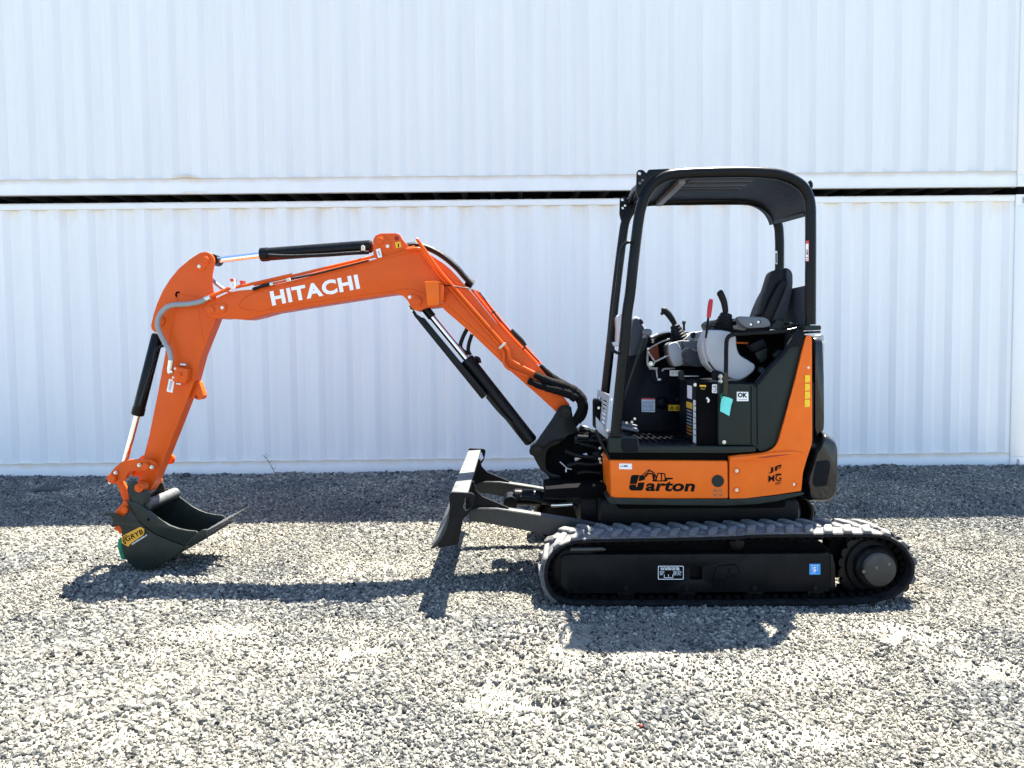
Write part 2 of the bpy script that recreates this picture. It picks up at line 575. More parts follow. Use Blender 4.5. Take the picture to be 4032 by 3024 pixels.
def mat_ground():
    m, nt, p = mat_new('gravel_fines')
    L = nt.links.new
    p.inputs['Roughness'].default_value = .95
    ge = nt.nodes.new('ShaderNodeNewGeometry')
    n1 = nt.nodes.new('ShaderNodeTexNoise'); n1.inputs['Scale'].default_value = 1.6; n1.inputs['Detail'].default_value = 8
    n2 = nt.nodes.new('ShaderNodeTexVoronoi'); n2.inputs['Scale'].default_value = 75
    n3 = nt.nodes.new('ShaderNodeTexNoise'); n3.inputs['Scale'].default_value = 160; n3.inputs['Detail'].default_value = 4
    for n in (n1, n2, n3):
        L(ge.outputs['Position'], n.inputs['Vector'])
    cr = nt.nodes.new('ShaderNodeValToRGB')
    cr.color_ramp.elements[0].position = .35; cr.color_ramp.elements[0].color = (.17, .160, .134, 1)
    cr.color_ramp.elements[1].position = .65; cr.color_ramp.elements[1].color = (.255, .236, .190, 1)
    L(n1.outputs['Fac'], cr.inputs[0])
    mr = nt.nodes.new('ShaderNodeMapRange'); mr.inputs['To Min'].default_value = .55; mr.inputs['To Max'].default_value = 1.3
    L(n3.outputs['Fac'], mr.inputs['Value'])
    hs = nt.nodes.new('ShaderNodeHueSaturation')
    L(cr.outputs[0], hs.inputs['Color']); L(mr.outputs[0], hs.inputs['Value'])
    # past the built stones the yard goes on as fine grey gravel
    sp = nt.nodes.new('ShaderNodeSeparateXYZ'); L(ge.outputs['Position'], sp.inputs[0])
    ab = nt.nodes.new('ShaderNodeMath'); ab.operation = 'ABSOLUTE'; L(sp.outputs['X'], ab.inputs[0])
    m1 = nt.nodes.new('ShaderNodeMapRange'); m1.inputs['From Min'].default_value = 6.6; m1.inputs['From Max'].default_value = 7.6; L(ab.outputs[0], m1.inputs['Value'])
    m2 = nt.nodes.new('ShaderNodeMapRange'); m2.inputs['From Min'].default_value = 7.95; m2.inputs['From Max'].default_value = 8.25; L(sp.outputs['Y'], m2.inputs['Value'])
    m3 = nt.nodes.new('ShaderNodeMapRange'); m3.inputs['From Min'].default_value = 1.9; m3.inputs['From Max'].default_value = 1.2; L(sp.outputs['Y'], m3.inputs['Value'])
    mm = nt.nodes.new('ShaderNodeMath'); mm.operation = 'MAXIMUM'; L(m1.outputs[0], mm.inputs[0]); L(m2.outputs[0], mm.inputs[1])
    mn = nt.nodes.new('ShaderNodeMath'); mn.operation = 'MAXIMUM'; L(mm.outputs[0], mn.inputs[0]); L(m3.outputs[0], mn.inputs[1])
    vr = nt.nodes.new('ShaderNodeValToRGB')
    vr.color_ramp.elements[0].color = (.045, .046, .044, 1); vr.color_ramp.elements[1].color = (.24, .23, .195, 1)
    sc = nt.nodes.new('ShaderNodeSeparateColor'); L(n2.outputs['Color'], sc.inputs[0]); L(sc.outputs[0], vr.inputs[0])
    mg = nt.nodes.new('ShaderNodeMix'); mg.data_type = 'RGBA'
    L(mn.outputs[0], mg.inputs[0]); L(hs.outputs[0], mg.inputs[6]); L(vr.outputs[0], mg.inputs[7])
    L(mg.outputs[2], p.inputs['Base Color'])
    bp = nt.nodes.new('ShaderNodeBump'); bp.inputs['Strength'].default_value = .9; bp.inputs['Distance'].default_value = .008
    bp.invert = True
    L(n2.outputs['Distance'], bp.inputs['Height'])
    b2 = nt.nodes.new('ShaderNodeBump'); b2.inputs['Strength'].default_value = .6; b2.inputs['Distance'].default_value = .004
    L(n3.outputs['Fac'], b2.inputs['Height']); L(bp.outputs[0], b2.inputs['Normal'])
    L(b2.outputs[0], p.inputs['Normal'])
    return m


def grid_mesh(name, xs, ys, dz=0.0):
    X, Y = np.meshgrid(xs, ys, indexing='ij')
    Zz = gz(X, Y) + dz
    co = np.stack([X, Y, Zz], -1).reshape(-1, 3)
    nx, ny = len(xs), len(ys)
    idx = np.arange(nx * ny).reshape(nx, ny)
    f = np.stack([idx[:-1, :-1], idx[1:, :-1], idx[1:, 1:], idx[:-1, 1:]], -1).reshape(-1, 4)
    me = bpy.data.meshes.new(name)
    me.vertices.add(len(co)); me.vertices.foreach_set('co', co.ravel())
    me.loops.add(f.size); me.loops.foreach_set('vertex_index', f.ravel())
    me.polygons.add(len(f)); me.polygons.foreach_set('loop_start', np.arange(0, f.size, 4)); 
    me.update(calc_edges=True)
    me.validate()
    return me, co


gx = np.concatenate([[-300, -90, -40, -20, -13], np.arange(-9, -2, .06), np.arange(-2, 3, .03), np.arange(3, 9.01, .06), [13, 20, 40, 90, 300]])
gy = np.concatenate([[-300, -90, -40, -15, -5, -1.5, 0], np.arange(.6, 2.4, .05), np.arange(2.4, 4.5, .025), np.arange(4.5, 9.0, .05), [12, 20, 40, 90, 300]])
me, _ = grid_mesh('ground', gx, gy)
me.polygons.foreach_set('use_smooth', [True] * len(me.polygons))
me.materials.append(mat_ground())
ground = bpy.data.objects.new('ground', me)
COL.objects.link(ground)
tag(ground, 'grey and cream fines under the loose crushed gravel of the yard', kind='structure')


def mat_stone():
    m, nt, p = mat_new('crushed_stone')
    L = nt.links.new
    p.inputs['Roughness'].default_value = .85
    oi = nt.nodes.new('ShaderNodeObjectInfo')
    cr = nt.nodes.new('ShaderNodeValToRGB')
    e = cr.color_ramp.elements
    e[0].position = 0; e[0].color = (.020, .021, .021, 1)  # near-black tones paint in the shadows between stones
    e[1].position = 1; e[1].color = (.46, .43, .35, 1)
    for q, c in ((.05, (.035, .036, .036)), (.12, (.100, .101, .096)), (.55, (.172, .169, .152)), (.85, (.275, .264, .228))):
        a = e.new(q); a.color = (*c, 1)
    L(oi.outputs['Random'], cr.inputs[0])
    ge = nt.nodes.new('ShaderNodeNewGeometry')
    nz = nt.nodes.new('ShaderNodeTexNoise'); nz.inputs['Scale'].default_value = 120; nz.inputs['Detail'].default_value = 5
    L(ge.outputs['Position'], nz.inputs['Vector'])
    mr = nt.nodes.new('ShaderNodeMapRange'); mr.inputs['To Min'].default_value = .6; mr.inputs['To Max'].default_value = 1.4
    L(nz.outputs['Fac'], mr.inputs['Value'])
    hs = nt.nodes.new('ShaderNodeHueSaturation')
    pn = nt.nodes.new('ShaderNodeTexNoise'); pn.inputs['Scale'].default_value = 1.1; pn.inputs['Detail'].default_value = 5
    L(ge.outputs['Position'], pn.inputs['Vector'])
    tint = nt.nodes.new('ShaderNodeValToRGB')
    tint.color_ramp.elements[0].position = .36; tint.color_ramp.elements[0].color = (.60, .62, .64, 1)
    tint.color_ramp.elements[1].position = .64; tint.color_ramp.elements[1].color = (1.05, 1.01, .93, 1)
    L(pn.outputs['Fac'], tint.inputs[0])
    mu = nt.nodes.new('ShaderNodeMix'); mu.data_type = 'RGBA'; mu.blend_type = 'MULTIPLY'; mu.inputs[0].default_value = 1
    L(cr.outputs[0], mu.inputs[6]); L(tint.outputs[0], mu.inputs[7])
    L(mu.outputs[2], hs.inputs['Color']); L(mr.outputs[0], hs.inputs['Value'])
    L(hs.outputs[0], p.inputs['Base Color'])
    return m


def scatter_group(stone_mat):
    ng = bpy.data.node_groups.new('gravel_scatter', 'GeometryNodeTree')
    ng.interface.new_socket('Geometry', in_out='INPUT', socket_type='NodeSocketGeometry')
    ng.interface.new_socket('Geometry', in_out='OUTPUT', socket_type='NodeSocketGeometry')
    N, L = ng.nodes.new, ng.links.new
    gi, go = N('NodeGroupInput'), N('NodeGroupOutput')
    na = N('GeometryNodeInputNamedAttribute'); na.data_type = 'FLOAT'; na.inputs['Name'].default_value = 'dens'
    dp = N('GeometryNodeDistributePointsOnFaces'); dp.distribute_method = 'RANDOM'
    L(gi.outputs[0], dp.inputs['Mesh']); L(na.outputs[0], dp.inputs['Density'])
    jn = N('GeometryNodeJoinGeometry')
    for k in range(7):
        ico = N('GeometryNodeMeshIcoSphere'); ico.inputs['Radius'].default_value = 1; ico.inputs['Subdivisions'].default_value = 2
        pos = N('GeometryNodeInputPosition')
        nz = N('ShaderNodeTexNoise'); nz.noise_dimensions = '4D'
        nz.inputs['W'].default_value = 3.1 + 7.7 * k; nz.inputs['Scale'].default_value = .85; nz.inputs['Detail'].default_value = 1.5
        L(pos.outputs[0], nz.inputs['Vector'])
        mr = N('ShaderNodeMapRange'); mr.inputs['From Min'].default_value = .25; mr.inputs['From Max'].default_value = .75
        mr.inputs['To Min'].default_value = .35; mr.inputs['To Max'].default_value = 1.45
        L(nz.outputs[0], mr.inputs['Value'])
        sc = N('ShaderNodeVectorMath'); sc.operation = 'SCALE'
        L(pos.outputs[0], sc.inputs[0]); L(mr.outputs[0], sc.inputs['Scale'])
        ml = N('ShaderNodeVectorMath'); ml.operation = 'MULTIPLY'
        ml.inputs[1].default_value = (1.12, .74 + .06 * (k % 4), .66 + .08 * (k % 3))
        L(sc.outputs[0], ml.inputs[0])
        sp = N('GeometryNodeSetPosition')
        L(ico.outputs['Mesh'], sp.inputs['Geometry']); L(ml.outputs[0], sp.inputs['Position'])
        sm = N('GeometryNodeSetMaterial'); sm.inputs['Material'].default_value = stone_mat
        L(sp.outputs[0], sm.inputs[0])
        ti = N('GeometryNodeGeometryToInstance')
        L(sm.outputs[0], ti.inputs[0]); L(ti.outputs[0], jn.inputs[0])
    io = N('GeometryNodeInstanceOnPoints')
    io.inputs['Pick Instance'].default_value = True
    L(dp.outputs['Points'], io.inputs['Points']); L(jn.outputs[0], io.inputs['Instance'])
    ri = N('FunctionNodeRandomValue'); ri.data_type = 'INT'
    ri.inputs[4].default_value = 0; ri.inputs[5].default_value = 6; ri.inputs['Seed'].default_value = 3
    L(ri.outputs[2], io.inputs['Instance Index'])
    rv = N('FunctionNodeRandomValue'); rv.data_type = 'FLOAT_VECTOR'
    rv.inputs[0].default_value = (-1.6, -1.6, 0); rv.inputs[1].default_value = (1.6, 1.6, 6.283); rv.inputs['Seed'].default_value = 5
    L(rv.outputs[0], io.inputs['Rotation'])
    rf = N('FunctionNodeRandomValue'); rf.data_type = 'FLOAT'; rf.inputs['Seed'].default_value = 9
    pw = N('ShaderNodeMath'); pw.operation = 'POWER'; pw.inputs[1].default_value = 3.0
    L(rf.outputs[1], pw.inputs[0])
    ma = N('ShaderNodeMath'); ma.operation = 'MULTIPLY_ADD'
    ma.inputs[1].default_value = .0118; ma.inputs[2].default_value = .0041
    L(pw.outputs[0], ma.inputs[0])
    ns = N('GeometryNodeInputNamedAttribute'); ns.data_type = 'FLOAT'; ns.inputs['Name'].default_value = 'size'
    mm = N('ShaderNodeMath'); mm.operation = 'MULTIPLY'
    L(ma.outputs[0], mm.inputs[0]); L(ns.outputs[0], mm.inputs[1]); L(mm.outputs[0], io.inputs['Scale'])
    L(io.outputs[0], go.inputs[0])
    return ng


sx_ = np.arange(-7.6, 7.61, .035); sy_ = np.arange(1.3, 8.13, .03)
me, co = grid_mesh('gravel', sx_, sy_, .003)
X, Y = co[:, 0], co[:, 1]
view = np.maximum(.22, sstep(1.0, .3, np.abs(X) - (.70 * Y + .35)) * (.35 + .65 * sstep(1.5, 2.2, Y)))
patch = vnoise(X, Y, .8, 21) * .6 + vnoise(X, Y, .27, 22) * .4
bare = sstep(.56, .74, patch) * .8
for (bx, by, rx, ry) in ((900, 2500, 330, 45), (1350, 2470, 200, 40), (1150, 2590, 260, 40), (420, 2590, 260, 45), (2560, 2640, 340, 70), (260, 2930, 300, 60), (1250, 2900, 260, 50), (3350, 2420, 230, 30), (3600, 2500, 260, 50), (3300, 2960, 300, 50), (150, 2260, 220, 30), (1300, 2130, 260, 25), (3850, 2680, 200, 40)):
    Yc = F_PX * CAM_H / (by - 1360); Xc = (bx - CX) / F_PX * Yc
    rX = rx / F_PX * Yc; rY = ry * Yc * Yc / (F_PX * CAM_H)
    e2 = ((X - Xc) / rX) ** 2 + ((Y - Yc) / rY) ** 2
    bare = np.maximum(bare, sstep(1.9, -.1, e2 + 1.3 * (vnoise(X, Y, .16, 44) - .5)))
bare = bare * sstep(6.0, 5.0, Y)
dens = 7600 * view * (1 - .66 * bare) * (1 - .97 * imprint(X, Y)) * (1 + .35 * sstep(.55, .35, patch))
b_ = me.attributes.new('size', 'FLOAT', 'POINT')
b_.data.foreach_set('value', (1 + .75 * sstep(7.35, 7.8, Y) + .45 * sstep(.5, .8, vnoise(X, Y, .7, 31)) - .25 * bare - .42 * np.maximum(np.maximum(imprint(X, Y), imprint(X, Y, .5)), np.maximum(imprint(X, Y, .25), imprint(X, Y, .75)))).astype('f'))
at_ = me.attributes.new('dens', 'FLOAT', 'POINT')
at_.data.foreach_set('value', dens.astype('f'))
gravel = bpy.data.objects.new('gravel', me)
COL.objects.link(gravel)
STONE = mat_stone()
me.materials.append(STONE)
gm = gravel.modifiers.new('scatter', 'NODES')
gm.node_group = scatter_group(STONE)
tag(gravel, 'loose grey crushed gravel covering the whole yard', kind='stuff')


# ------------------------------------------------------------------ shipping containers
C_LEN, C_H, C_W, POST = 12.192, 2.896, 2.438, .160
YW = 8.14
X_RIGHT = 5.49
TILT = Matrix.Rotation(rad(-.25), 4, 'Y') @ Matrix.Rotation(rad(.45), 4, 'Z')


def container(z0, label, panel_mat, upper):
    root = thing('shipping_container', label, 'shipping container', (0, YW, z0), 'white shipping containers')
    base = Vector((0, YW, z0))
    x1 = X_RIGHT; x0 = x1 - C_LEN
    y0, y1 = YW, YW + C_W

    def zz(a): return z0 + a
    br_h, tr_h = .158, .066
    # rails
    m = MB(); m.box((x0 + POST, y0 + .012, zz(.004)), (x1 - POST, y0 + .06, zz(br_h)), .004)
    m.box((x0 + POST, y0 + .012, zz(br_h)), (x1 - POST, y0 + .075, zz(br_h + .006)), .0)
    m.box((x0 + POST, y0 + .0, zz(.0)), (x1 - POST, y0 + .06, zz(.012)), .003)
    m.build('bottom_rail', CW_RAIL, root)
    m = MB(); m.box((x0 + POST, y0 + .006, zz(C_H - tr_h)), (x1 - POST, y0 + .07, zz(C_H)), .006)
    m.build('top_rail', CW_RAIL if not upper else CW_FRAME, root)
    m = MB(); m.box((x0 + POST, y1 - .06, zz(0)), (x1 - POST, y1, zz(br_h)), .004); m.build('bottom_rail', CW_FRAME, root)
    m = MB(); m.box((x0 + POST, y1 - .07, zz(C_H - tr_h)), (x1 - POST, y1, zz(C_H)), .004); m.build('top_rail', CW_FRAME, root)
    # corner posts and castings
    for xa in (x0, x1 - POST):
        for ya in (y0, y1 - .16):
            m = MB(); m.box((xa, ya, zz(.118)), (xa + POST, ya + .16, zz(C_H - .118)), .008); m.build('corner_post', CW_FRAME, root)
            for za in (0, C_H - .118):
                m = MB()
                b = bmesh.new()
                n = 12
                outer = [(-.08, -.059), (.08, -.059), (.08, .059), (-.08, .059)]
                vo = [b.verts.new((xa + POST / 2 + p[0], ya - .004, zz(za) + .059 + p[1])) for p in outer]
                hole = [(0.024 * math.cos(t) * .75, .024 * math.sin(t) * 1.5) for t in np.linspace(0, 2 * math.pi, n, endpoint=False)]
                vh = [b.verts.new((xa + POST / 2 + p[0], ya - .004, zz(za) + .059 + p[1])) for p in hole]
                ee = [b.edges.new((vo[i], vo[(i + 1) % 4])) for i in range(4)] + [b.edges.new((vh[i], vh[(i + 1) % n])) for i in range(n)]
                bmesh.ops.triangle_fill(b, use_beauty=True, edges=ee)
                r = bmesh.ops.extrude_face_region(b, geom=b.faces[:])
                for g in r['geom']:
                    if isinstance(g, bmesh.types.BMVert):
                        g.co.y += .02
                bmesh.ops.recalc_face_normals(b, faces=b.faces[:])
                m.take(b)
                m.box((xa, ya + .05, zz(za)), (xa + POST, ya + .16, zz(za) + .118), 0)
                m.build('corner_casting', CW_FRAME, root)
    # corrugated side panels: ten welded sheets of four ribs
    n_pan = 10
    pw_ = (C_LEN - 2 * POST) / n_pan
    per = pw_ / 4
    zb, zt = zz(br_h + .006), zz(C_H - tr_h)
    prof = []
    f = per / .297
    for k in range(4):
        o = k * per
        prof += [(o, .0), (o + .045 * f, .0), (o + .104 * f, .040), (o + .192 * f, .040), (o + .251 * f, 0.0)]
    prof.append((pw_ - .0008, 0.0))
    nz_ = 2
    verts, faces = [], []
    for (px_, dy) in prof:
        for z in (zb, zt):
            verts.append((px_, dy, z))
    for (px_, dy) in prof:
        for z in (zb, zt):
            verts.append((px_, dy + .002, z))
    n = len(prof)
    for i in range(n - 1):
        a = i * 2
        faces.append((a, a + 2, a + 3, a + 1))
        bq = (n + i) * 2
        faces.append((bq, bq + 1, bq + 3, bq + 2))
    faces.append((0, 1, 2 * n + 1, 2 * n)); e = 2 * (n - 1)
    faces.append((e, 2 * n + e, 2 * n + e + 1, e + 1))
    for i in range(n - 1):
        a = i * 2; bq = (n + i) * 2
        faces.append((a, bq, bq + 2, a + 2)); faces.append((a + 1, a + 3, bq + 3, bq + 1))
    me = bpy.data.meshes.new('side_panel')
    me.from_pydata(verts, [], faces); me.update()
    first = None
    for k in range(n_pan):
        if first is None:
            o = link_mesh('side_panel', me, panel_mat, root, smooth=0, origin=(0, 0, 0))
            first = o
        else:
            o = first.copy(); COL.objects.link(o); o.parent = root
        o.location = Vector((x0 + POST + k * pw_, YW + .018, 0)) - base
    # closed back and ends
    m = MB(); m.box((x0 + POST, y1 - .03, zb), (x1 - POST, y1 - .012, zt)); m.build('back_wall', panel_mat, root)
    for xa in (x0 + .03, x1 - .05):
        m = MB(); m.box((xa, y0 + .16, zz(.0)), (xa + .02, y1 - .16, zz(C_H))); m.build('end_wall', CW_FRAME, root)
    # roof: pressed sheet with ribs running across
    vs_, fs_ = [], []
    xs_ = []
    per_r = .236
    xx = x0 + POST
    while xx < x1 - POST - per_r:
        xs_ += [(xx, .0), (xx + .07, .0), (xx + .09, .022), (xx + .17, .022), (xx + .19, 0.0)]
        xx += per_r
    xs_ = [(x0 + .01, 0)] + xs_ + [(x1 - .01, 0)]
    for (a, h) in xs_:
        vs_ += [(a, y0 + .075, zz(C_H - .004) + h), (a, y1 - .08, zz(C_H - .004) + h)]
    for i in range(len(xs_) - 1):
        fs_.append((2 * i, 2 * i + 2, 2 * i + 3, 2 * i + 1))
    m = MB(); m.raw(vs_, fs_); m.build('roof', CW_ROOF, root, smooth=0)
    # under-floor cross members
    m = MB(); m.box((x0 + .1, y0 + .08, zz(.125)), (x1 - .1, y1 - .08, zz(.15))); m.build('floor_deck', DARK, root)
    first = None
    nx = int((C_LEN - 2 * POST) / .31)
    for k in range(nx):
        xa = x0 + POST + .12 + k * .31
        if first is None:
            m = MB(); m.box((xa, y0 + .065, zz(.022)), (xa + .045, y1 - .07, zz(.122)))
            first = m.build('cross_member', CROSS, root, smooth=0)
        else:
            o = first.copy(); COL.objects.link(o); o.parent = root
            o.location = first.location + Vector((k * .31, 0, 0))
    if upper:
        for xa in (x0, x1 - POST):
            for ya in (y0 + .01, y1 - .16):
                m = MB(); m.box((xa + .01, ya, zz(-.078)), (xa + POST, ya + .15, zz(-.003)), .01); m.build('gap_corner_block', DARK, root)  # unseen corner blocks added to keep light out of the gap
        for xa in (x0 + .02, x1 - POST - .06):
            m = MB(); m.box((xa, y0 + .10, zz(-.076)), (xa + .18, y1 - .20, zz(.004)), .004); m.build('gap_end_filler', DARK, root)  # dark filler added to stop the light leak at the gap ends
        # bulged weld where the bottom rail was spliced
        xw = at(737, 706, YW).x
        m = MB()
        m.tube([(xw - .17, y0 + .006, zz(br_h + .004)), (xw - .08, y0 + .004, zz(br_h + .016)), (xw, y0 + .002, zz(br_h + .026)), (xw + .08, y0 + .004, zz(br_h + .014)), (xw + .15, y0 + .006, zz(br_h + .003))], [.006, .012, .016, .012, .005], 8, 4)
        m.tube([(xw - .05, y0 - .001, zz(.012)), (xw + .12, y0 - .002, zz(.018)), (xw + .2, y0, zz(.010))], .007, 8, 4)
        m.build('weld_bulge', CW_RAIL, root)
    root.matrix_world = Matrix.Translation(base) @ TILT
    return root


Z_LOW = .083
container(Z_LOW, 'lower white corrugated shipping container standing on the gravel', CW_PANEL_L, False)
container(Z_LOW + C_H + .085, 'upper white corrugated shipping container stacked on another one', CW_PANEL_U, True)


# ------------------------------------------------------------------ mini excavator
YC = 5.09                       # centre line of boom, arm, bucket and blade
Y_TRK, TRK_W, TRK_GAP = 4.22, .30, 1.44
Y_BODY = 4.42
ex = thing('mini_excavator', 'orange and black mini excavator with open canopy parked on the gravel', 'mini excavator', (1.0, YC, 0))


def pin(px, py, Y0, Y1, r, mat, parent, name='pin'):
    """pivot pin head: stepped disc with a small centre punch"""
    a, c = at(px, py, Y0), at(px, py, Y0)
    c = Vector((a.x, Y1, a.z))
    m = MB()
    m.lathe(a, c, [(0, .003), (0.0004, .004), (-0.0, r * .80), (.004, r * .86), (.005, r * .86), (.0052, r * .98), (.012, r), ((c - a).length, r)], 22)
    return m.build(name, mat, parent)


def bolt(px, py, Y, r, parent, mat=None, name='bolt', up=.012):
    a = at(px, py, Y - up)
    c = Vector((a.x, Y, a.z))
    m = MB()
    m.lathe(a, c, [(0, r * .55), (.002, r * .72), (up * .55, r * .74), (up * .56, r), (up, r)], 6 if False else 12)
    return m.build(name, mat or STEEL, parent)


def plate(name, pts, Y0, Y1, mat, parent, r=6, bev=.004, holes=(), label=None, yfun=None, smooth=35):
    m = MB()
    m.prism(fillet(pts, r), Y0, Y1, bev, holes, yfun)
    return m.build(name, mat, parent, label=label, smooth=smooth)


def pipe(name, pts, Y, r, mat, parent, k=6, n=10, label=None):
    """pts: photo pixels (px, py) or (px, py, Y)"""
    P = [at(p[0], p[1], p[2] if len(p) > 2 else Y) for p in pts]
    m = MB()
    m.tube(P, r, n, k)
    return m.build(name, mat, parent, label=label)


def sticker(name, pts, Y, mat, parent, r=2, t=.0015, label=None, yfun=None):
    m = MB()
    m.prism(fillet(pts, r, 3), Y - t, Y, 0, yfun=yfun)
    return m.build(name, mat, parent, smooth=0, label=label)


def bars(name, lines, Y, mat, parent, w=2.0, t=.001):
    """thin printed strokes: each line = two photo pixels"""
    m = MB()
    for a, c in lines:
        a, c = Vector(a), Vector(c)
        d = (c - a).normalized(); q = Vector((-d.y, d.x)) * w / 2
        m.prism([tuple(a + q), tuple(c + q), tuple(c - q), tuple(a - q)], Y - t, Y, 0)
    return m.build(name, mat, parent, smooth=0)


def textlines(name, x0, y0, x1, y1, n, Y, mat, parent, w=2.2, seed=1):
    r = random.Random(seed)
    L = []
    for i in range(n):
        y = y0 + (y1 - y0) * (i + .5) / n
        x = x0
        while x < x1 - 4:
            e = min(x1, x + r.uniform(5, 16))
            L.append(((x, y), (e, y)))
            x = e + r.uniform(2, 4)
    return bars(name, L, Y, mat, parent, w)


# ---- crawler tracks
def loop_path():
    raw = ZI((2212, 418), (1500, 438), (900, 448), (620, 458), (480, 484), (360, 552), (285, 640), (246, 745), (242, 850), (264, 950), (312, 1036), (400, 1104), (540, 1140), (900, 1149), (1500, 1151), (2212, 1150))
    raw += ZJ((500, 1140), (1000, 1139), (1380, 1126), (1590, 1098), (1770, 1035), (1880, 950), (1942, 850), (1962, 755), (1942, 660), (1885, 560), (1785, 470), (1660, 415), (1500, 397), (900, 398), (300, 404))
    P = [at(p[0], p[1], Y_TRK) for p in raw]
    P = spline(P, 8, True)
    return P


PATH = loop_path()
_d = [0.0]
for i in range(len(PATH)):
    _d.append(_d[-1] + (PATH[(i + 1) % len(PATH)] - PATH[i]).length)
PERIM = _d[-1]


def on_path(s):
    s = s % PERIM
    i = int(np.searchsorted(_d, s, side='right')) - 1
    i = min(i, len(PATH) - 1)
    a, b = PATH[i], PATH[(i + 1) % len(PATH)]
    t = (s - _d[i]) / max(_d[i + 1] - _d[i], 1e-9)
    p = a.lerp(b, t)
    i2, i0 = (i + 2) % len(PATH), (i - 1) % len(PATH)
    T = (PATH[i2] - PATH[i0]).normalized()
    return p, T


def make_track():
    # belt
    n = 150
    V, Fc = [], []
    y0, y1 = Y_TRK, Y_TRK + TRK_W
    sect = [(.004, y0 + .0), (.0, y0 + .005), (.0, y1 - .005), (.004, y1), (.018, y1), (.021, y1 - .01), (.021, y0 + .01), (.018, y0)]
    for i in range(n):
        p, T = on_path(PERIM * i / n)
        Nn = Vector((T.z, 0, -T.x))          # outward or inward
        if Nn.dot(p - Vector((1.25, p.y, .33))) < 0 and abs(Nn.z) > .0:
            pass
        inward = Vector((1.25 + (p.x - 1.25) * .62, p.y, .33)) - p
        if Nn.dot(inward) < 0: Nn = -Nn
        for (d, yy) in sect:
            V.append((p.x + Nn.x * d, yy, p.z + Nn.z * d))
    k = len(sect)
    for i in range(n):
        for j in range(k):
            Fc.append((i * k + j, i * k + (j + 1) % k, ((i + 1) % n) * k + (j + 1) % k, ((i + 1) % n) * k + j))
    m = MB(); m.raw(V, Fc)
    bmesh.ops.recalc_face_normals(m.bm, faces=m.bm.faces[:])
    belt = m.build('track', RUBBER, ex)
    V, Fc = [], []
    for i in range(n):
        p, T = on_path(PERIM * i / n)
        Nn = Vector((T.z, 0, -T.x))
        if Nn.dot(Vector((1.25 + (p.x - 1.25) * .62, p.y, .33)) - p) > 0: Nn = -Nn
        for (d, yy) in ((.0005, y0 + .005), (.004, y0 + .008), (.004, y1 - .008), (.0005, y1 - .005)):
            V.append((p.x + Nn.x * d, yy, p.z + Nn.z * d))
    for i in range(n):
        for j in range(3):
            Fc.append((i * 4 + j, i * 4 + j + 1, ((i + 1) % n) * 4 + j + 1, ((i + 1) % n) * 4 + j))
    m = MB(); m.raw(V, Fc)
    bmesh.ops.recalc_face_normals(m.bm, faces=m.bm.faces[:])
    m.build('tread_surface', LUGM, belt)
    # lugs
    def lug_mesh(mirror):
        b = bmesh.new()
        L0, L1 = (.0, .165)
        sh = .058
        bw0, tw0, h = .062, .034, .025
        def ring(y, c, zt, wb, wt):
            return [(c - wb / 2, y, 0), (c + wb / 2, y, 0), (c + wt / 2, y, zt), (c - wt / 2, y, zt)]
        secs = [(L0, 0, h * .82, bw0, tw0), (L0 + .022, .006, h, bw0, tw0 * 1.15), (L0 + .09, sh * .55, h, bw0 * .98, tw0 * 1.25), (L1 - .03, sh * .9, h * .98, bw0 * .9, tw0 * 1.1), (L1, sh, h * .55, bw0 * .7, tw0 * .5)]
        rs = [[b.verts.new((q[0], q[1] if not mirror else TRK_W - q[1], q[2])) for q in ring(*s)] for s in secs]
        for A, B in zip(rs, rs[1:]):
            for j in range(4):
                b.faces.new((A[j], A[(j + 1) % 4], B[(j + 1) % 4], B[j]))
        b.faces.new(rs[0][::-1]); b.faces.new(rs[-1])
        bmesh.ops.recalc_face_normals(b, faces=b.faces[:])
        bmesh.ops.bevel(b, geom=[e for e in b.edges if e.calc_face_angle(0) > .4], offset=.004, segments=1, affect='EDGES', clamp_overlap=True)
        me = bpy.data.meshes.new('track_lug'); b.to_mesh(me); b.free()
        me.materials.append(LUGM)
        return me
    meshes = [lug_mesh(False), lug_mesh(True)]
    pitch = PERIM / 42
    for i in range(42):
        for q in (0, 1):
            p, T = on_path(i * pitch + (pitch * .5 if q else 0) + .03)
            inward = Vector((1.25 + (p.x - 1.25) * .62, p.y, .33)) - p
            Nn = Vector((T.z, 0, -T.x))
            if Nn.dot(inward) > 0: Nn = -Nn
            Yv = Vector((0, 1, 0))
            Xv = Yv.cross(Nn).normalized()
            R = Matrix((Xv, Yv, Nn)).transposed().to_4x4()
            o = bpy.data.objects.new('track_lug', meshes[q])
            COL.objects.link(o)
            o.parent = belt
            o.matrix_local = Matrix.Translation(Vector((p.x, y0, p.z)) - WORLD_AT[belt.name] - Nn * .002) @ R
    # inner drive teeth, seen as a row of dark stubs
    m = MB()
    for i in range(84):
        p, T = on_path(PERIM * i / 84)
        inward = Vector((1.25 + (p.x - 1.25) * .62, p.y, .33)) - p
        Nn = Vector((T.z, 0, -T.x))
        if Nn.dot(inward) < 0: Nn = -Nn
        R = Matrix((T, Vector((0, 1, 0)), Nn)).transposed()
        c = p + Nn * .033
        m.box((c.x - .014, y0 + .06, c.z - .016), (c.x + .014, y0 + .24, c.z + .016), 0, R)
    m.build('drive_teeth', DARK, belt, smooth=0)
    return belt


track = make_track()

# ---- track frame (side beam), wheels
YF = Y_TRK + .045


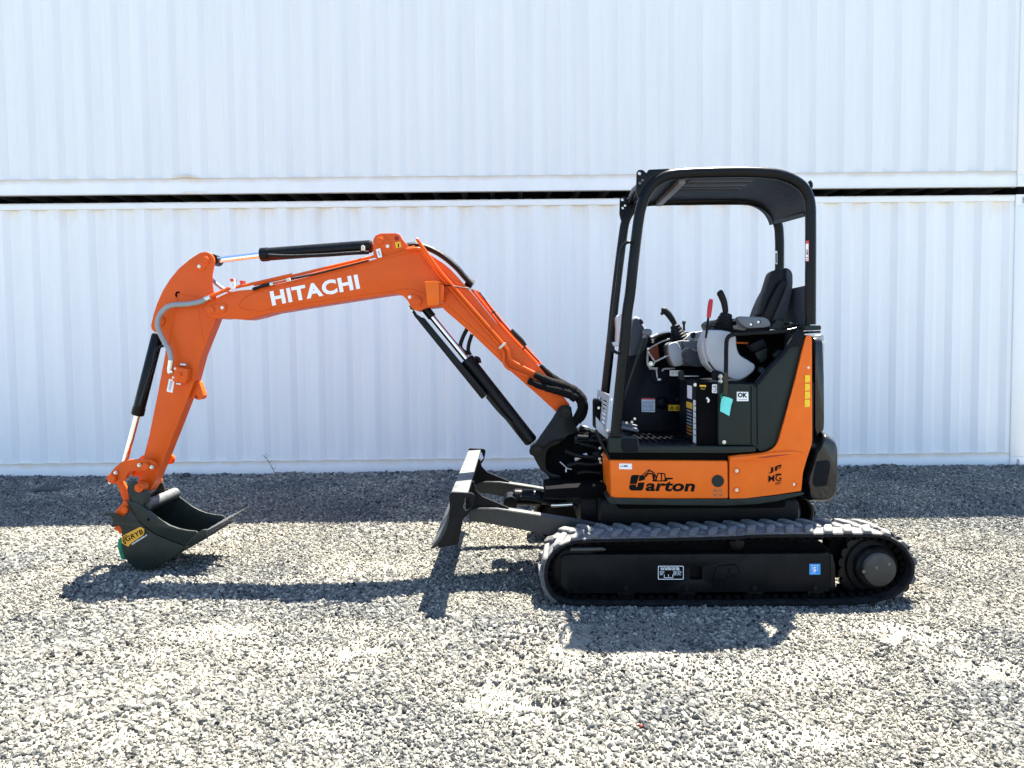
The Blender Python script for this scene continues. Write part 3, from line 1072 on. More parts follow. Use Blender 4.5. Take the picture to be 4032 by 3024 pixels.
def make_track_frame():
    fr = MB()
    beam = ZI((414, 655), (440, 625), (500, 612)) + ZJ((400, 603), (1090, 600), (1100, 640), (1095, 940), (1060, 985), (0, 992)) + ZI((1400, 1000), (490, 1004), (414, 918))
    sq = ZI((1735, 728), (1862, 728), (1862, 866), (1735, 866))
    fr.prism(fillet(beam, 3), YF, YF + .012, .003, holes=[fillet(sq, 5)])
    fr.prism(ZI((420, 640), (2212, 625)) + ZJ((1080, 615), (1085, 960)) + ZI((500, 990), (425, 910)), YF + .012 + .05, YF + .23, 0)
    rim = ZI((414, 655), (440, 625), (500, 612)) + ZJ((1090, 600), (1095, 622)) + ZI((500, 634), (420, 660))
    fr.prism(rim, YF + .0125, YF + .062, 0)
    low = ZI((490, 1004), (1400, 1000)) + ZJ((0, 992), (1060, 985), (1060, 960), (0, 968)) + ZI((480, 980))
    fr.prism(low, YF + .0125, YF + .062, 0)
    # upper chamfer leading to the sloping top
    p = fr.build('track_frame', BLACK_DUSTY, ex)
    # rear flange
    plate('motor_flange', ZJ((1092, 598), (1112, 606), (1142, 730), (1145, 950), (1125, 978), (1096, 970)), YF - .004, YF + .20, BLACK, p, 3, .003)
    plate('slide_plate', ZI((520, 542), (850, 542), (878, 560), (860, 574), (500, 576)), YF + .02, YF + .06, BLADE_PAINT, p, 3, .002)
    plate('inner_beam', ZI((440, 560), (620, 478), (1200, 462), (2212, 440)) + ZJ((300, 432), (650, 430), (720, 478), (1000, 480), (1092, 560), (1092, 680)) + ZI((2212, 680), (440, 690)), YF + .10, YF + .22, DARK, p, 2, 0)
    plate('chassis_backing', ZJ((1080, 480), (1180, 440), (1500, 440), (1560, 700), (1500, 1050), (1262, 1060), (1256, 845), (1146, 845), (1080, 830)), YF + .14, YF + .24, DARK, p, 4, 0)  # dark backing plate added to close the lit gap beside the sprocket
    # hub, sprocket, idler, rollers
    cx, cy = ZJ((1568, 745))[0]
    n_t = 21
    g = []
    R0, R1 = 152, 138
    for i in range(n_t * 8):
        a = 2 * math.pi * i / (n_t * 8)
        ph = (i % 8) / 8
        g.append((cx + (R1 + (R0 - R1) * abs(math.cos(math.pi * ph)) ** .6) * math.cos(a), cy + (R1 + (R0 - R1) * abs(math.cos(math.pi * ph)) ** .6) * math.sin(a)))
    m = MB(); m.prism(g, YF + .075, YF + .115, .002)
    m.build('sprocket', BLACK, p)
    c0 = at(cx, cy, YF + .02)
    m = MB(); m.lathe((c0.x, YF + .005, c0.z), (c0.x, YF + .26, c0.z), [(0, .105), (.012, .118), (.05, .122), (.055, .150), (.07, .160), (.11, .16), (.255, .13)], 40)
    mo = m.build('travel_motor', BLACK_DUSTY, p)
    m = MB(); m.lathe((c0.x, YF - .022, c0.z), (c0.x, YF + .005, c0.z), [(0, .080), (.001, .0835), (.004, .0835), (.0042, .0865), (.0045, .0905), (.010, .0925), (.027, .0925)], 48)
    hub = m.build('hub_cover', BLADE_PAINT, p, label='grey round hub cover with three plugs')
    for q in ((1568, 745), (1697, 706), (1438, 785)):
        x, y = ZJ(q)[0]
        a = at(x, y, YF - .026)
        m = MB(); m.lathe(a, (a.x, YF - .021, a.z), [(0, .004), (.0005, .0065), (.0006, .0075), (.001, .009 if q[0] != 1568 else .008), (.005, .011)], 14)
        m.build('plug', PLUGM, p)
    ix, iy = ZI((575, 800))[0]
    c0 = at(ix, iy, YF + .03)
    m = MB(); m.lathe((c0.x, YF + .03, c0.z), (c0.x, YF + .19, c0.z), [(0, .05), (.01, .06), (.012, .135), (.02, .150), (.06, .152), (.062, .172), (.10, .172), (.102, .152), (.15, .14)], 36)
    m.build('idler_wheel', BLACK_DUSTY, p)
    for q in ZJ((145, 495)):
        c0 = at(q[0], q[1], YF + .03)
        m = MB(); m.lathe((c0.x, YF + .035, c0.z), (c0.x, YF + .2, c0.z), [(0, .028), (.003, .034), (.006, .034), (.007, .040), (.06, .043), (.16, .04)], 24)
        m.build('carrier_roller', BLACK_DUSTY, p)
    for q in ZI((1080, 1010), (1700, 1010)) + ZJ((320, 1005), (940, 1000)):
        c0 = at(q[0], q[1], YF + .04)
        m = MB(); m.lathe((c0.x, YF + .03, c0.z), (c0.x, YF + .2, c0.z), [(0, .03), (.004, .048), (.05, .048), (.052, .036), (.12, .036), (.122, .048), (.17, .045)], 24)
        m.build('track_roller', BLACK_DUSTY, p)
    for q in ZI((1080, 960), (1700, 962)) + ZJ((320, 962), (940, 955)):
        bolt(q[0], q[1], YF, .017, p, BLACK_DUSTY, up=.016)
    for q in ZI((527, 968), (612, 968), (710, 968)):
        sticker('drain_hole', circ(q[0], q[1], 6, 14), YF - .0002, DARK, p, 0, .0008)
    return p


frame_near = make_track_frame()


def copy_far(o, dy):
    """the matching part on the far side: the part and its own pieces"""
    c = o.copy(); COL.objects.link(c)
    c.parent = o.parent
    c.location = o.location + Vector((0, dy, 0))
    WORLD_AT[c.name] = WORLD_AT[o.name] + Vector((0, dy, 0))
    for ch in o.children:
        d = ch.copy(); COL.objects.link(d); d.parent = c
    return c


copy_far(track, TRK_GAP)
copy_far(frame_near, TRK_GAP)

# decals of the near track frame (only this side shows them)
lp = ZI((1408, 724), (1670, 724), (1670, 864), (1408, 864))
sticker('data_plate', lp, YF, WHITE_ST, frame_near, 4, .0015, 'white rimmed black plate with tiny white text')
ins = ZI((1415, 731), (1663, 731), (1663, 857), (1415, 857))
sticker('plate_field', ins, YF - .0015, INK, frame_near, 3, .0008)
x0, y0 = ZI((1435, 738))[0]; x1, y1 = ZI((1630, 768))[0]
textlines('plate_text', x0, y0, x1, y1, 3, YF - .0023, WHITE_PRINT, frame_near, 2.4, 3)
x0, y0 = ZI((1427, 775))[0]; x1, y1 = ZI((1472, 820))[0]
textlines('plate_text', x0, y0, x1, y1, 4, YF - .0023, WHITE_PRINT, frame_near, 1.8, 4)
x0, y0 = ZI((1565, 772))[0]; x1, y1 = ZI((1650, 822))[0]
textlines('plate_text', x0, y0, x1, y1, 4, YF - .0023, WHITE_PRINT, frame_near, 1.8, 5)
_q = ZI((1472, 812), (1472, 846), (1560, 846), (1560, 812), (1515, 835), (1515, 812))
bars('plate_diagram', [(_q[0], _q[1]), (_q[1], _q[2]), (_q[2], _q[3]), (_q[4], _q[5])], YF - .0023, WHITE_PRINT, frame_near, 2.2)
sticker('lift_sticker', ZJ((877, 703), (990, 703), (990, 814), (877, 814)), YF, BLUE_ST, frame_near, 2, .0015, 'small blue sticker with white hoist hook sign')
_q = ZJ((893, 720), (975, 720), (905, 727), (905, 775), (962, 727), (962, 775), (893, 797), (945, 797))
bars('hook_print', [(_q[0], _q[1]), (_q[2], _q[3]), (_q[4], _q[5]), (_q[6], _q[7])], YF - .0015, WHITE_PRINT, frame_near, 1.3)
_a, _b, _c = ZJ((915, 783), (947, 783), (915, 733))
lettering('hook_print', 'S', _a, _b, _c, YF - .0016, WHITE_PRINT, frame_near, .03)
# outline of a sign cut through a stencil, still readable on the beam
_q = ZI((1985, 970), (1965, 940), (1968, 850), (2000, 740), (2050, 718), (2212, 712))
_q2 = ZJ((0, 718), (95, 708), (140, 735), (160, 790), (150, 805), (60, 830))
_q3 = ZI((2145, 735), (2115, 840), (2085, 915))
_q4 = ZI((2115, 840), (2212, 842)) + ZJ((140, 842))
m = []
for s in (_q, _q2, _q3, _q4):
    m += list(zip(s, s[1:]))
bars('scribed_outline', m, YF - .0002, DARK, frame_near, 3.2, .0006)
_a, _b, _c = ZI((1985, 882), (2080, 882), (1990, 848))
lettering('scribed_letters', 'AAA', _a, _b, _c, YF - .0004, DARK, frame_near, 0, .2, 1.0, .0006)

# ---- undercarriage centre, slew ring
m = MB()
m.box((.52, 4.56, .33), (1.72, 5.62, .52), .03)
m.box((.42, 4.75, .30), (.75, 5.43, .50), .02)
m.build('undercarriage_body', BLACK_DUSTY, ex)
m = MB()
m.lathe((1.13, YC, .50), (1.13, YC, .615), [(0, .40), (.03, .42), (.07, .42), (.075, .36), (.115, .36)], 48)
m.build('slew_ring', BLACK, ex)
m = MB()
m.lathe((1.40, 4.98, .40), (1.40, 4.98, .625), [(0, .27), (.02, .29), (.20, .30), (.225, .29)], 40)
m.build('swing_motor_cover', BLADE_PAINT, ex)


# ---- blade
YB0, YB1 = 4.20, 6.0
blade_prof = ZE((338, 578), (470, 572), (474, 592), (430, 604), (415, 660), (392, 720), (370, 800), (330, 880), (262, 968), (214, 994), (190, 1003), (188, 992), (250, 905), (303, 790), (330, 690), (345, 640))
m = MB(); m.prism(blade_prof, YB0 + .012, YB1 - .012, .003)
blade = m.build('dozer_blade', BLADE_PAINT, ex, smooth=45)
m = MB(); m.prism(ZE((190, 1003), (214, 994), (262, 968), (300, 890), (252, 900), (186, 994)), YB0 + .02, YB1 - .02, .002)
slot = fillet(ZE((452, 602), (482, 604), (490, 640), (502, 662), (490, 692), (458, 706), (436, 690), (436, 660), (446, 640)), 6, 4)
endp = ZE((329, 585), (345, 563), (500, 570), (521, 582), (522, 606), (506, 690), (472, 738), (437, 765), (420, 850), (398, 962), (236, 994), (268, 940), (308, 850), (328, 765), (334, 690))
m = MB(); m.prism(fillet(endp, 9), YB0 - .012, YB0 + .012, .002, holes=[slot]); ep = m.build('end_plate', BLACK_DUSTY, blade)
o = ep.copy(); COL.objects.link(o); o.parent = blade; o.location = ep.location + Vector((0, YB1 - YB0, 0))
# push arms, gussets
arm_near = ZE((486, 690), (560, 664), (700, 668), (1000, 715), (1310, 765), (1440, 790), (1520, 800), (1520, 900), (1080, 868), (800, 812), (560, 768), (486, 768))
for (ya, off) in ((4.585, 0), (5.49, 0)):
    m = MB()
    pts = [at(p[0], p[1], 4.66) for p in arm_near]
    b = bmesh.new()
    vv = [b.verts.new((p.x, ya, p.z)) for p in pts]
    b.faces.new(vv)
    r = bmesh.ops.extrude_face_region(b, geom=b.faces[:])
    for g in r['geom']:
        if isinstance(g, bmesh.types.BMVert): g.co.y += .085
    bmesh.ops.recalc_face_normals(b, faces=b.faces[:])
    bmesh.ops.bevel(b, geom=[e for e in b.edges if e.calc_face_angle(0) > .55], offset=.004, segments=2, affect='EDGES', clamp_overlap=True)
    m.take(b)
    m.build('push_arm', BLADE_PAINT, blade)
    # curved gusset standing between the mouldboard and the arm
    m = MB()
    bx = at(*ZE((420, 604))[0], 4.2).x
    g = [(bx, .628), (bx + .05, .628), (bx + .062, .575), (bx + .10, .535), (bx + .16, .51), (bx + .26, .466), (bx + .26, .44), (bx, .44)]
    vs1 = [(q[0], ya + .03, q[1]) for q in g]; vs2 = [(q[0], ya + .055, q[1]) for q in g]
    n = len(g)
    m.raw(vs1 + vs2, [tuple(range(n)), tuple(range(2 * n - 1, n - 1, -1))] + [(i, (i + 1) % n, n + (i + 1) % n, n + i) for i in range(n)])
    bmesh.ops.recalc_face_normals(m.bm, faces=m.bm.faces[:])
    m.build('gusset', BLACK_DUSTY, blade, smooth=20)
m = MB()
a = at(*ZE((820, 598))[0], YC); c = at(*ZE((1230, 612))[0], YC)
m.lathe(a, c, [(0, .045), (.012, .055), (.18, .055), (.19, .045), ((c - a).length, .045)], 24)
lc = m.build('lift_cylinder', BLACK, blade)
m = MB()
a2 = at(*ZE((800, 640))[0], YC)
m.tube([(a2.x, YC - .09, a2.z + .01), (a2.x, YC + .09, a2.z + .01)], .045, 20)
m.build('lift_cylinder_eye', BLACK, blade)
pipe('hydraulic_hose', ZE((880, 600, 5.0), (960, 612, 4.98), (1040, 630, 4.96), (1150, 660, 4.94), (1280, 658, 4.93), (1380, 690, 4.9), (1460, 775, 4.86)), 5.0, .011, HOSE, blade)
pipe('hose_fitting', ZE((1112, 662), (1160, 662), (1275, 656)), 4.92, .012, STEEL, blade, 0)

# ---- bucket
YK0, YK1 = 4.855, 5.325
side = ZO((300, 540), (310, 480), (350, 440), (385, 432), (410, 445), (470, 560), (540, 530), (552, 600), (575, 680), (520, 690),
          (490, 735), (560, 790), (640, 850), (720, 910), (820, 965), (920, 1000), (1030, 1022), (1120, 1030), (1150, 1060), (1200, 1085), (1225, 1120),
          (1010, 1215), (900, 1300), (760, 1390), (640, 1460), (540, 1490), (440, 1482), (370, 1450), (300, 1380), (255, 1290), (232, 1200), (236, 1110), (250, 1060),
          (240, 1010), (200, 955), (160, 980), (118, 985), (112, 960), (135, 925), (132, 880), (95, 840), (40, 850), (0, 872), (8, 840), (50, 812), (110, 808), (170, 830),
          (235, 860), (290, 860), (330, 800), (325, 740), (300, 690), (330, 640))
sidem = fillet(side, 5)
m = MB(); m.prism(sidem, YK0, YK0 + .016, .0025)
bucket = m.build('bucket', BUCKET_PAINT, ex, label='dark digging bucket with side plate and hook ears')
far_px = ZO((300, 700), (330, 688), (360, 682), (420, 690)) + side[10:32] + ZO((270, 900))
m = MB(); m.prism(fillet(far_px, 5), YK0, YK0 + .016, .0025)
sp_ = m.build('side_plate', BUCKET_PAINT, bucket)
sp_.location.y += YK1 - YK0 - .016
# wrapped shell: back, belly and floor between the two side plates
shell_px = ZO((385, 690), (330, 760), (285, 880), (262, 1000), (250, 1110), (252, 1210), (280, 1310), (335, 1395), (410, 1455), (500, 1478), (600, 1462), (740, 1385), (900, 1285), (1100, 1170), (1225, 1100))
S = spline([at(p[0], p[1], YK0) for p in shell_px], 4)
V, Fc = [], []
for i, p in enumerate(S):
    T = (S[min(i + 1, len(S) - 1)] - S[max(i - 1, 0)]).normalized()
    Nn = Vector((T.z, 0, -T.x)) * .014
    for q in (p, p + Nn):
        V += [(q.x, YK0 + .016, q.z), (q.x, YK1 - .016, q.z)]
for i in range(len(S) - 1):
    a, b_ = 4 * i, 4 * (i + 1)
    Fc += [(a, a + 1, b_ + 1, b_), (a + 2, b_ + 2, b_ + 3, a + 3), (a, b_, b_ + 2, a + 2), (a + 1, a + 3, b_ + 3, b_ + 1)]
Fc += [(0, 2, 3, 1), (len(V) - 4, len(V) - 3, len(V) - 1, len(V) - 2)]
m = MB(); m.raw(V, Fc); bmesh.ops.recalc_face_normals(m.bm, faces=m.bm.faces[:])
m.build('bucket_shell', BUCKET_PAINT, bucket, smooth=60)
# stiffening strip near the mouth and the weld seam below it
strip = ZO((330, 640), (300, 690), (345, 740), (420, 880), (500, 960), (640, 1060), (800, 1130), (985, 1200), (1110, 1055), (1125, 1030), (1030, 1024), (920, 1002), (820, 967), (720, 912), (640, 852), (560, 792), (490, 737), (420, 690), (360, 682))
m = MB(); m.prism(fillet(strip, 4), YK0 - .006, YK0, .002)
m.build('wear_strip', BUCKET_PAINT, bucket)
pipe('weld_seam', ZO((330, 700), (370, 790), (430, 885), (505, 965), (640, 1062), (800, 1133), (985, 1202)), YK0 - .002, .0035, DARK, bucket, 4, 6)
sticker('strip_hole', circ(*ZO((555, 892))[0], 5.5, 16), YK0 - .006, DARK, bucket, 0, .0008)
# top tube across the mouth
a = at(*ZO((500, 745))[0], YK0)
m = MB(); m.tube([(a.x, YK0 + .016, a.z - .0), (a.x, YK1 - .016, a.z)], .040, 24)
m.build('cross_tube', BLADE_PAINT, bucket)
# inner ears that hold the arm pin
plate('pin_ear', ZO((420, 560), (470, 540), (540, 540), (592, 690), (500, 722), (420, 690)), 4.935, 4.953, BUCKET_PAINT, bucket, 4, .002)
plate('pin_ear', ZO((545, 600), (640, 545), (703, 452), (722, 455), (770, 600), (742, 632), (600, 700)), 5.20, 5.218, BUCKET_PAINT, bucket, 4, .002)
# cutting edge and teeth
edge = ZO((1105, 1068), (1190, 1018), (1235, 1010), (1265, 1100), (1225, 1125), (1110, 1180), (1010, 1214), (1060, 1140))
m = MB(); m.prism(fillet(edge, 4), YK0 - .003, YK0 + .018, .002); m.build('side_cutter', BUCKET_PAINT, bucket)
e0, e1 = at(*ZO((1130, 1150))[0], YK0), at(*ZO((1260, 1060))[0], YK0)
d = (e1 - e0).normalized(); nrm = Vector((-d.z, 0, d.x))
m = MB()
b = bmesh.new()
prof = [e0 - nrm * .012, e1 - nrm * .004, e1 + nrm * .004, e0 + nrm * .012]
vv = [b.verts.new((p.x, YK0 + .012, p.z)) for p in prof]; b.faces.new(vv)
r = bmesh.ops.extrude_face_region(b, geom=b.faces[:])
for g in r['geom']:
    if isinstance(g, bmesh.types.BMVert): g.co.y += YK1 - YK0 - .024
bmesh.ops.recalc_face_normals(b, faces=b.faces[:]); m.take(b)
m.build('cutting_edge', BUCKET_PAINT, bucket, smooth=0)
tip = at(*ZO((1475, 912))[0], YK0); root_ = at(*ZO((1215, 1068))[0], YK0)
tl = (tip - root_)
tn = Vector((-tl.z, 0, tl.x)).normalized()
for k in range(5):
    yc = YK0 + .035 + k * (YK1 - YK0 - .07) / 4
    w0, w1 = .026, .005
    secs = [(-.08, .015, w0 * .9), (0, .017, w0), (.30, .011, w0 * .7), (1.0, .003, w1)]
    V, Fc = [], []
    for (t, h, w) in secs:
        c = root_ + tl * t if t > 0 else root_ + tl.normalized() * t
        for (sh, sw) in ((-1, -1), (-1, 1), (1, 1), (1, -1)):
            V.append((c.x + tn.x * h * sh, yc + sw * w, c.z + tn.z * h * sh))
    for i in range(len(secs) - 1):
        for j in range(4):
            Fc.append((i * 4 + j, i * 4 + (j + 1) % 4, i * 4 + 4 + (j + 1) % 4, i * 4 + 4 + j))
    Fc += [(3, 2, 1, 0), tuple(range(len(V) - 4, len(V)))]
    m = MB(); m.raw(V, Fc); bmesh.ops.recalc_face_normals(m.bm, faces=m.bm.faces[:])
    bmesh.ops.bevel(m.bm, geom=m.bm.edges[:], offset=.0022, segments=1, affect='EDGES', clamp_overlap=True)
    m.build('bucket_tooth', BLADE_PAINT, bucket, smooth=30)
# quick-hitch claw bits painted orange
plate('hitch_block', ZO((268, 655), (330, 720), (330, 780), (300, 862), (200, 842), (160, 830), (175, 775), (230, 720)), YK0 + .03, YK0 + .15, ORANGE, bucket, 5, .004)
pin(*ZO((265, 782))[0], YK0 - .012, YK0 + .03, .022, ORANGE, bucket, 'hitch_pin')
plate('hitch_wedge', ZO((135, 1005), (185, 955), (235, 965), (243, 1000), (245, 1066), (205, 1050), (190, 1030)), YK0 + .03, YK0 + .40, ORANGE, bucket, 4, .003)
# green pad pinched behind the bucket
g0 = ZO((236, 1100), (205, 1120), (186, 1190), (196, 1240), (210, 1300), (238, 1368), (285, 1372), (262, 1300), (240, 1200))
m = MB(); m.prism(fillet(g0, 6), YK0 + .02, YK0 + .36, .004); m.build('green_pad', GREENF, bucket, label='green fuzzy pad behind the bucket back')
# brand badge
bq = ZO((237, 1108), (262, 1078), (460, 978), (504, 1000), (508, 1050), (490, 1078), (340, 1182), (318, 1216), (240, 1172))
sticker('maker_badge', bq, YK0 - .0065, GOLD_PRINT, bucket, 2, .0012, 'amber badge with black letters')
bi = ZO((252, 1118), (272, 1092), (304, 1072), (262, 1092), (246, 1112))
_a, _b, _c = ZO((296, 1160), (500, 1058), (276, 1103))
lettering('badge_letters', 'GRYB', _a, _b, _c, YK0 - .008, INK, bucket, .03, 0, 1.08)
_q = ZO((300, 1076), (262, 1098), (252, 1138), (268, 1172), (290, 1180), (272, 1138), (282, 1104))
bars('badge_lines', [(_q[0], _q[1]), (_q[1], _q[2]), (_q[2], _q[3]), (_q[3], _q[4]), (_q[4], _q[5]), (_q[5], _q[6])], YK0 - .008, INK, bucket, 3.2)
_a, _b, _c = ZO((362, 1196), (540, 1082), (356, 1180))
lettering('badge_caption', 'REVERSIBLE', _a, _b, _c, YK0 - .0012, WHITE_PRINT, bucket, .035, 0, 1.0)

# ---- arm (dipper)
arm_px = ZA((1240, 393), (1285, 393), (1330, 413), (1360, 455), (1368, 500), (1350, 570), (1337, 640), (1336, 740), (1350, 830), (1390, 900), (1420, 980), (1400, 1090), (1383, 1130)) + \
    ZB((735, 0), (690, 165), (600, 400), (505, 640), (440, 800), (400, 880), (385, 893), (345, 890), (322, 860), (326, 800), (345, 715), (395, 520), (450, 250), (497, 0)) + \
    ZA((835, 1440), (825, 1360), (795, 1310), (755, 1276), (712, 1262), (686, 1240), (674, 1200), (700, 1080), (740, 955), (800, 820), (880, 690), (980, 570), (1100, 470), (1200, 405))
YA0, YA1 = 5.015, 5.165
m = MB(); m.prism(fillet(arm_px, 4), YA0, YA0 + .022, .003)
box_px = ZA((960, 850), (1250, 905), (1395, 930), (1420, 980), (1400, 1090), (1383, 1130)) + \
    ZB((735, 0), (690, 165), (600, 400), (505, 640), (440, 800), (400, 880), (385, 893), (345, 890), (322, 860), (326, 800), (345, 715), (395, 520), (450, 250), (497, 0)) + ZA((850, 1420), (900, 1150))
m.prism(box_px, YA0 + .022, YA1 - .022, 0)
m.prism(fillet(arm_px, 4), YA1 - .022, YA1, .003)
arm = m.build('arm', ORANGE, ex)
pipe('weld_bead', ZA((965, 850), (1100, 872), (1260, 902), (1390, 935)), YA0, .0045, ORANGE, arm, 3, 6)
pipe('weld_bead', ZA((975, 850), (940, 1000), (900, 1180), (868, 1400)), YA0, .004, ORANGE, arm, 3, 6)
pipe('weld_bead', ZA((1190, 1000), (1215, 1180), (1240, 1330), (1255, 1400)), YA0, .0025, ORANGE, arm, 3, 6)
sticker('drain_hole', [ZA(q)[0] for q in ((935, 855), (950, 825), (985, 820), (990, 835), (970, 850), (965, 895), (945, 885))], YA0, DARK, arm, 2, .0006)


def pin_plate(pts, pinc, boltc, Y, rp, parent, mat=ORANGE, rb=.011, fr=14):
    plate('pin_plate', pts, Y - .007, Y, mat, parent, fr, .002)
    pin(*pinc, Y - .016, Y - .007, rp, mat, parent)
    if boltc:
        bolt(boltc[0], boltc[1], Y - .007, rb, parent, up=.009)


pin_plate(ZA((1225, 430), (1270, 422), (1320, 450), (1325, 495), (1245, 595), (1205, 598), (1165, 565), (1165, 540)), ZA((1265, 478))[0], ZA((1195, 549))[0], YA0, .025, arm)
plate('pin_plate', ZA((775, 1110), (800, 1095), (830, 1130), (825, 1160), (790, 1210), (740, 1210)), YA0 - .007, YA0, ORANGE, arm, 10, .002)
# lower pin bosses
c0 = at(*ZB((352, 850))[0], YA0)
m = MB(); m.tube([(c0.x, YA0 - .055, c0.z), (c0.x, YA1 + .055, c0.z)], .037, 24); m.build('arm_boss', ORANGE, arm)
pin(*ZB((322, 866))[0], YK0 - .022, YK0 + .06, .028, ORANGE, arm)
pin(*ZB((318, 866))[0], YK0 - .030, YK0 - .018, .016, ORANGE, arm)
# bucket links
link = ZB((218, 690), (160, 740), (125, 790), (118, 815), (150, 838), (190, 838), (235, 815), (258, 765), (285, 752), (350, 755), (425, 750), (438, 710), (410, 680), (345, 678), (280, 680))
for yy in (4.945, 5.215):
    m = MB(); b = bmesh.new()
    pts = [at(p[0], p[1], 4.945) for p in fillet(link, 10)]
    vv = [b.verts.new((p.x, yy, p.z)) for p in pts]; b.faces.new(vv)
    r = bmesh.ops.extrude_face_region(b, geom=b.faces[:])
    for g in r['geom']:
        if isinstance(g, bmesh.types.BMVert): g.co.y += .028
    bmesh.ops.recalc_face_normals(b, faces=b.faces[:])
    bmesh.ops.bevel(b, geom=[e for e in b.edges if e.calc_face_angle(0) > .55], offset=.003, segments=2, affect='EDGES', clamp_overlap=True)
    m.take(b); m.build('bucket_link', ORANGE, arm)
link2 = ZB((160, 800), (215, 810), (248, 870), (262, 935), (240, 965), (215, 930), (190, 860))
plate('bucket_link', link2, 4.972, 4.996, ORANGE, arm, 8, .004)
plate('bucket_link', link2, 5.18, 5.204, ORANGE, arm, 8, .004)
for q, Y0, r in ((ZB((365, 727))[0], 4.915, .026), (ZB((143, 803))[0], 4.915, .030)):
    pin(q[0], q[1], Y0, 4.945, r, ORANGE, arm)
c0 = at(*ZB((143, 803))[0], 4.95); m = MB(); m.tube([(c0.x, 4.95, c0.z), (c0.x, 5.24, c0.z)], .024, 20); m.build('link_pin', STEEL, arm)
for q in (ZB((322, 718))[0], ZB((403, 731))[0], ZB((168, 768))[0]):
    bolt(q[0], q[1], 4.94, .013, arm, up=.022)
bolt(*ZB((132, 832))[0], 4.945, .010, arm, up=.010)
# valve block with stop tap
vb = ZB((560, 72), (612, 82), (645, 88), (636, 165), (628, 180), (558, 172), (545, 165))
plate('valve_block', vb, YA0 - .075, YA0, ORANGE, arm, 3, .004)
pin(*ZB((588, 124))[0], YA0 - .092, YA0 - .075, .013, ORANGE, arm, 'valve_stem')
for q in ((560, 85), (548, 143)):
    bolt(*ZB(q)[0], YA0 - .072, .008, arm, up=.010)
pipe('valve_plug', ZB((600, 58), (636, 62)), YA0 - .05, .010, STEEL, arm, 0)
pipe('valve_plug', ZB((572, 182), (604, 186)), YA0 - .05, .007, STEEL, arm, 0)
sticker('white_label', ZB((523, 152), (560, 158), (546, 243), (507, 234)), YA0 - .0002, WHITE_ST, arm, 1, .0015)
_q = ZB((545, 166), (530, 228), (536, 166), (522, 222))
bars('label_text', [(_q[0], _q[1]), (_q[2], _q[3])], YA0 - .0017, INKSOFT, arm, 2.5)
plate('lifting_eye', ZB((688, 168), (720, 170), (735, 215), (750, 262), (742, 282), (715, 292), (690, 280), (655, 272), (640, 285), (660, 240)), 5.06, 5.12, ORANGE, arm, 6, .003, holes=[circ(*ZB((702, 270))[0], 6, 14)])
# grey hose over the elbow
pipe('grey_hose', ZA((1275, 905), (1200, 938), (1060, 962), (930, 968), (850, 995), (780, 1065), (748, 1150), (762, 1250), (820, 1370), (875, 1470), (893, 1575)), 4.955, .0158, HOSEG, arm, 6, 14, 'light grey hose looping over the elbow')
pipe('hose_end', ZA((1268, 908), (1322, 885)), 4.955, .016, STEEL, arm, 0)
pipe('hose_end', ZA((893, 1572), (888, 1625), (880, 1665)), 4.955, .017, STEEL, arm, 0)
pipe('hose_end', ZB((526, 80), (527, 112), (548, 100)), 4.955, .014, STEEL, arm, 3)


# ---- hydraulic cylinders
def ram(name, a_px, b_px, rod_px, Y, rb, rr, label=None, n=28):
    """barrel from a to b, rod from b to rod end"""
    a, b_, r_ = at(*a_px, Y), at(*b_px, Y), at(*rod_px, Y)
    Ln = (b_ - a).length
    m = MB()
    m.lathe(a, b_, [(0, rb * .8), (.012, rb), (Ln - .055, rb), (Ln - .054, rb * 1.07), (Ln - .012, rb * 1.07), (Ln - .004, rb * .98), (Ln, rb * .75)], n)
    p = m.build(name, BLACK, ex, label=label)
    m = MB(); m.tube([b_, r_], rr, 24); m.build('rod', CHROME, p)
    return p


bc = ram('bucket_cylinder', ZF((341, 725))[0] if False else (622, 1316), (540.5, 1636), ZB((222, 745))[0], YC, .0385, .0185)
c0 = at(*ZB((214, 780))[0], YC); m = MB(); m.tube([(c0.x, YC - .035, c0.z), (c0.x, YC + .035, c0.z)], .036, 20); m.build('rod_eye', ORANGE, bc)
pipe('feed_pipe', ZA((835, 1400), (790, 1420), (745, 1440), (720, 1500), (690, 1640)) + ZB((335, 330)), 5.045, .010, BLACK, bc)
ac = ram('arm_cylinder', (1466, 970), (1024, 1003.5), (850, 1025), YC, .0425, .0205)
c0 = at(848, 1025, YC); m = MB(); m.tube([(c0.x, YA0 + .025, c0.z), (c0.x, YA1 - .025, c0.z)], .036, 20); m.build('rod_eye', BLACK, ac)
pipe('feed_pipe', ZC((130, 345), (300, 352), (600, 342), (850, 325), (1000, 318)), 5.035, .013, HOSE, ac)
plate('pipe_clip', ZC((932, 262), (945, 252), (962, 262), (964, 302), (932, 302)), 5.02, 5.04, BEIGE, ac, 3, .002)
lc_ = ram('boom_cylinder', ZD((1128, 1225))[0], ZD((592, 545))[0], ZD((232, 105))[0], 5.06, .046, .021)
pipe('rod_cover', ZD((245, 120), (315, 205)), 5.06, .028, BLACK, lc_, 0, 18)
plate('rod_guard', ZD((163, 190), (180, 178), (222, 205), (245, 210), (765, 838), (720, 876)), 4.985, 5.06, BLACK, lc_, 3, .004)
plate('guard_bracket', ZD((120, 112), (135, 112), (185, 178), (168, 192)), 5.0, 5.05, BLACK, lc_, 2, .002)
for q in ((124, 128), (146, 152)):
    bolt(*ZD(q)[0], 5.0, .008, lc_, up=.008)
pipe('feed_pipe', ZD((760, 850), (860, 970), (960, 1070)), 5.0, .011, PLASTIC, lc_, 3)
pipe('hydraulic_hose', ZD((600, 300), (565, 370), (545, 440), (568, 480), (610, 505)), 5.1, .0135, HOSE, lc_)
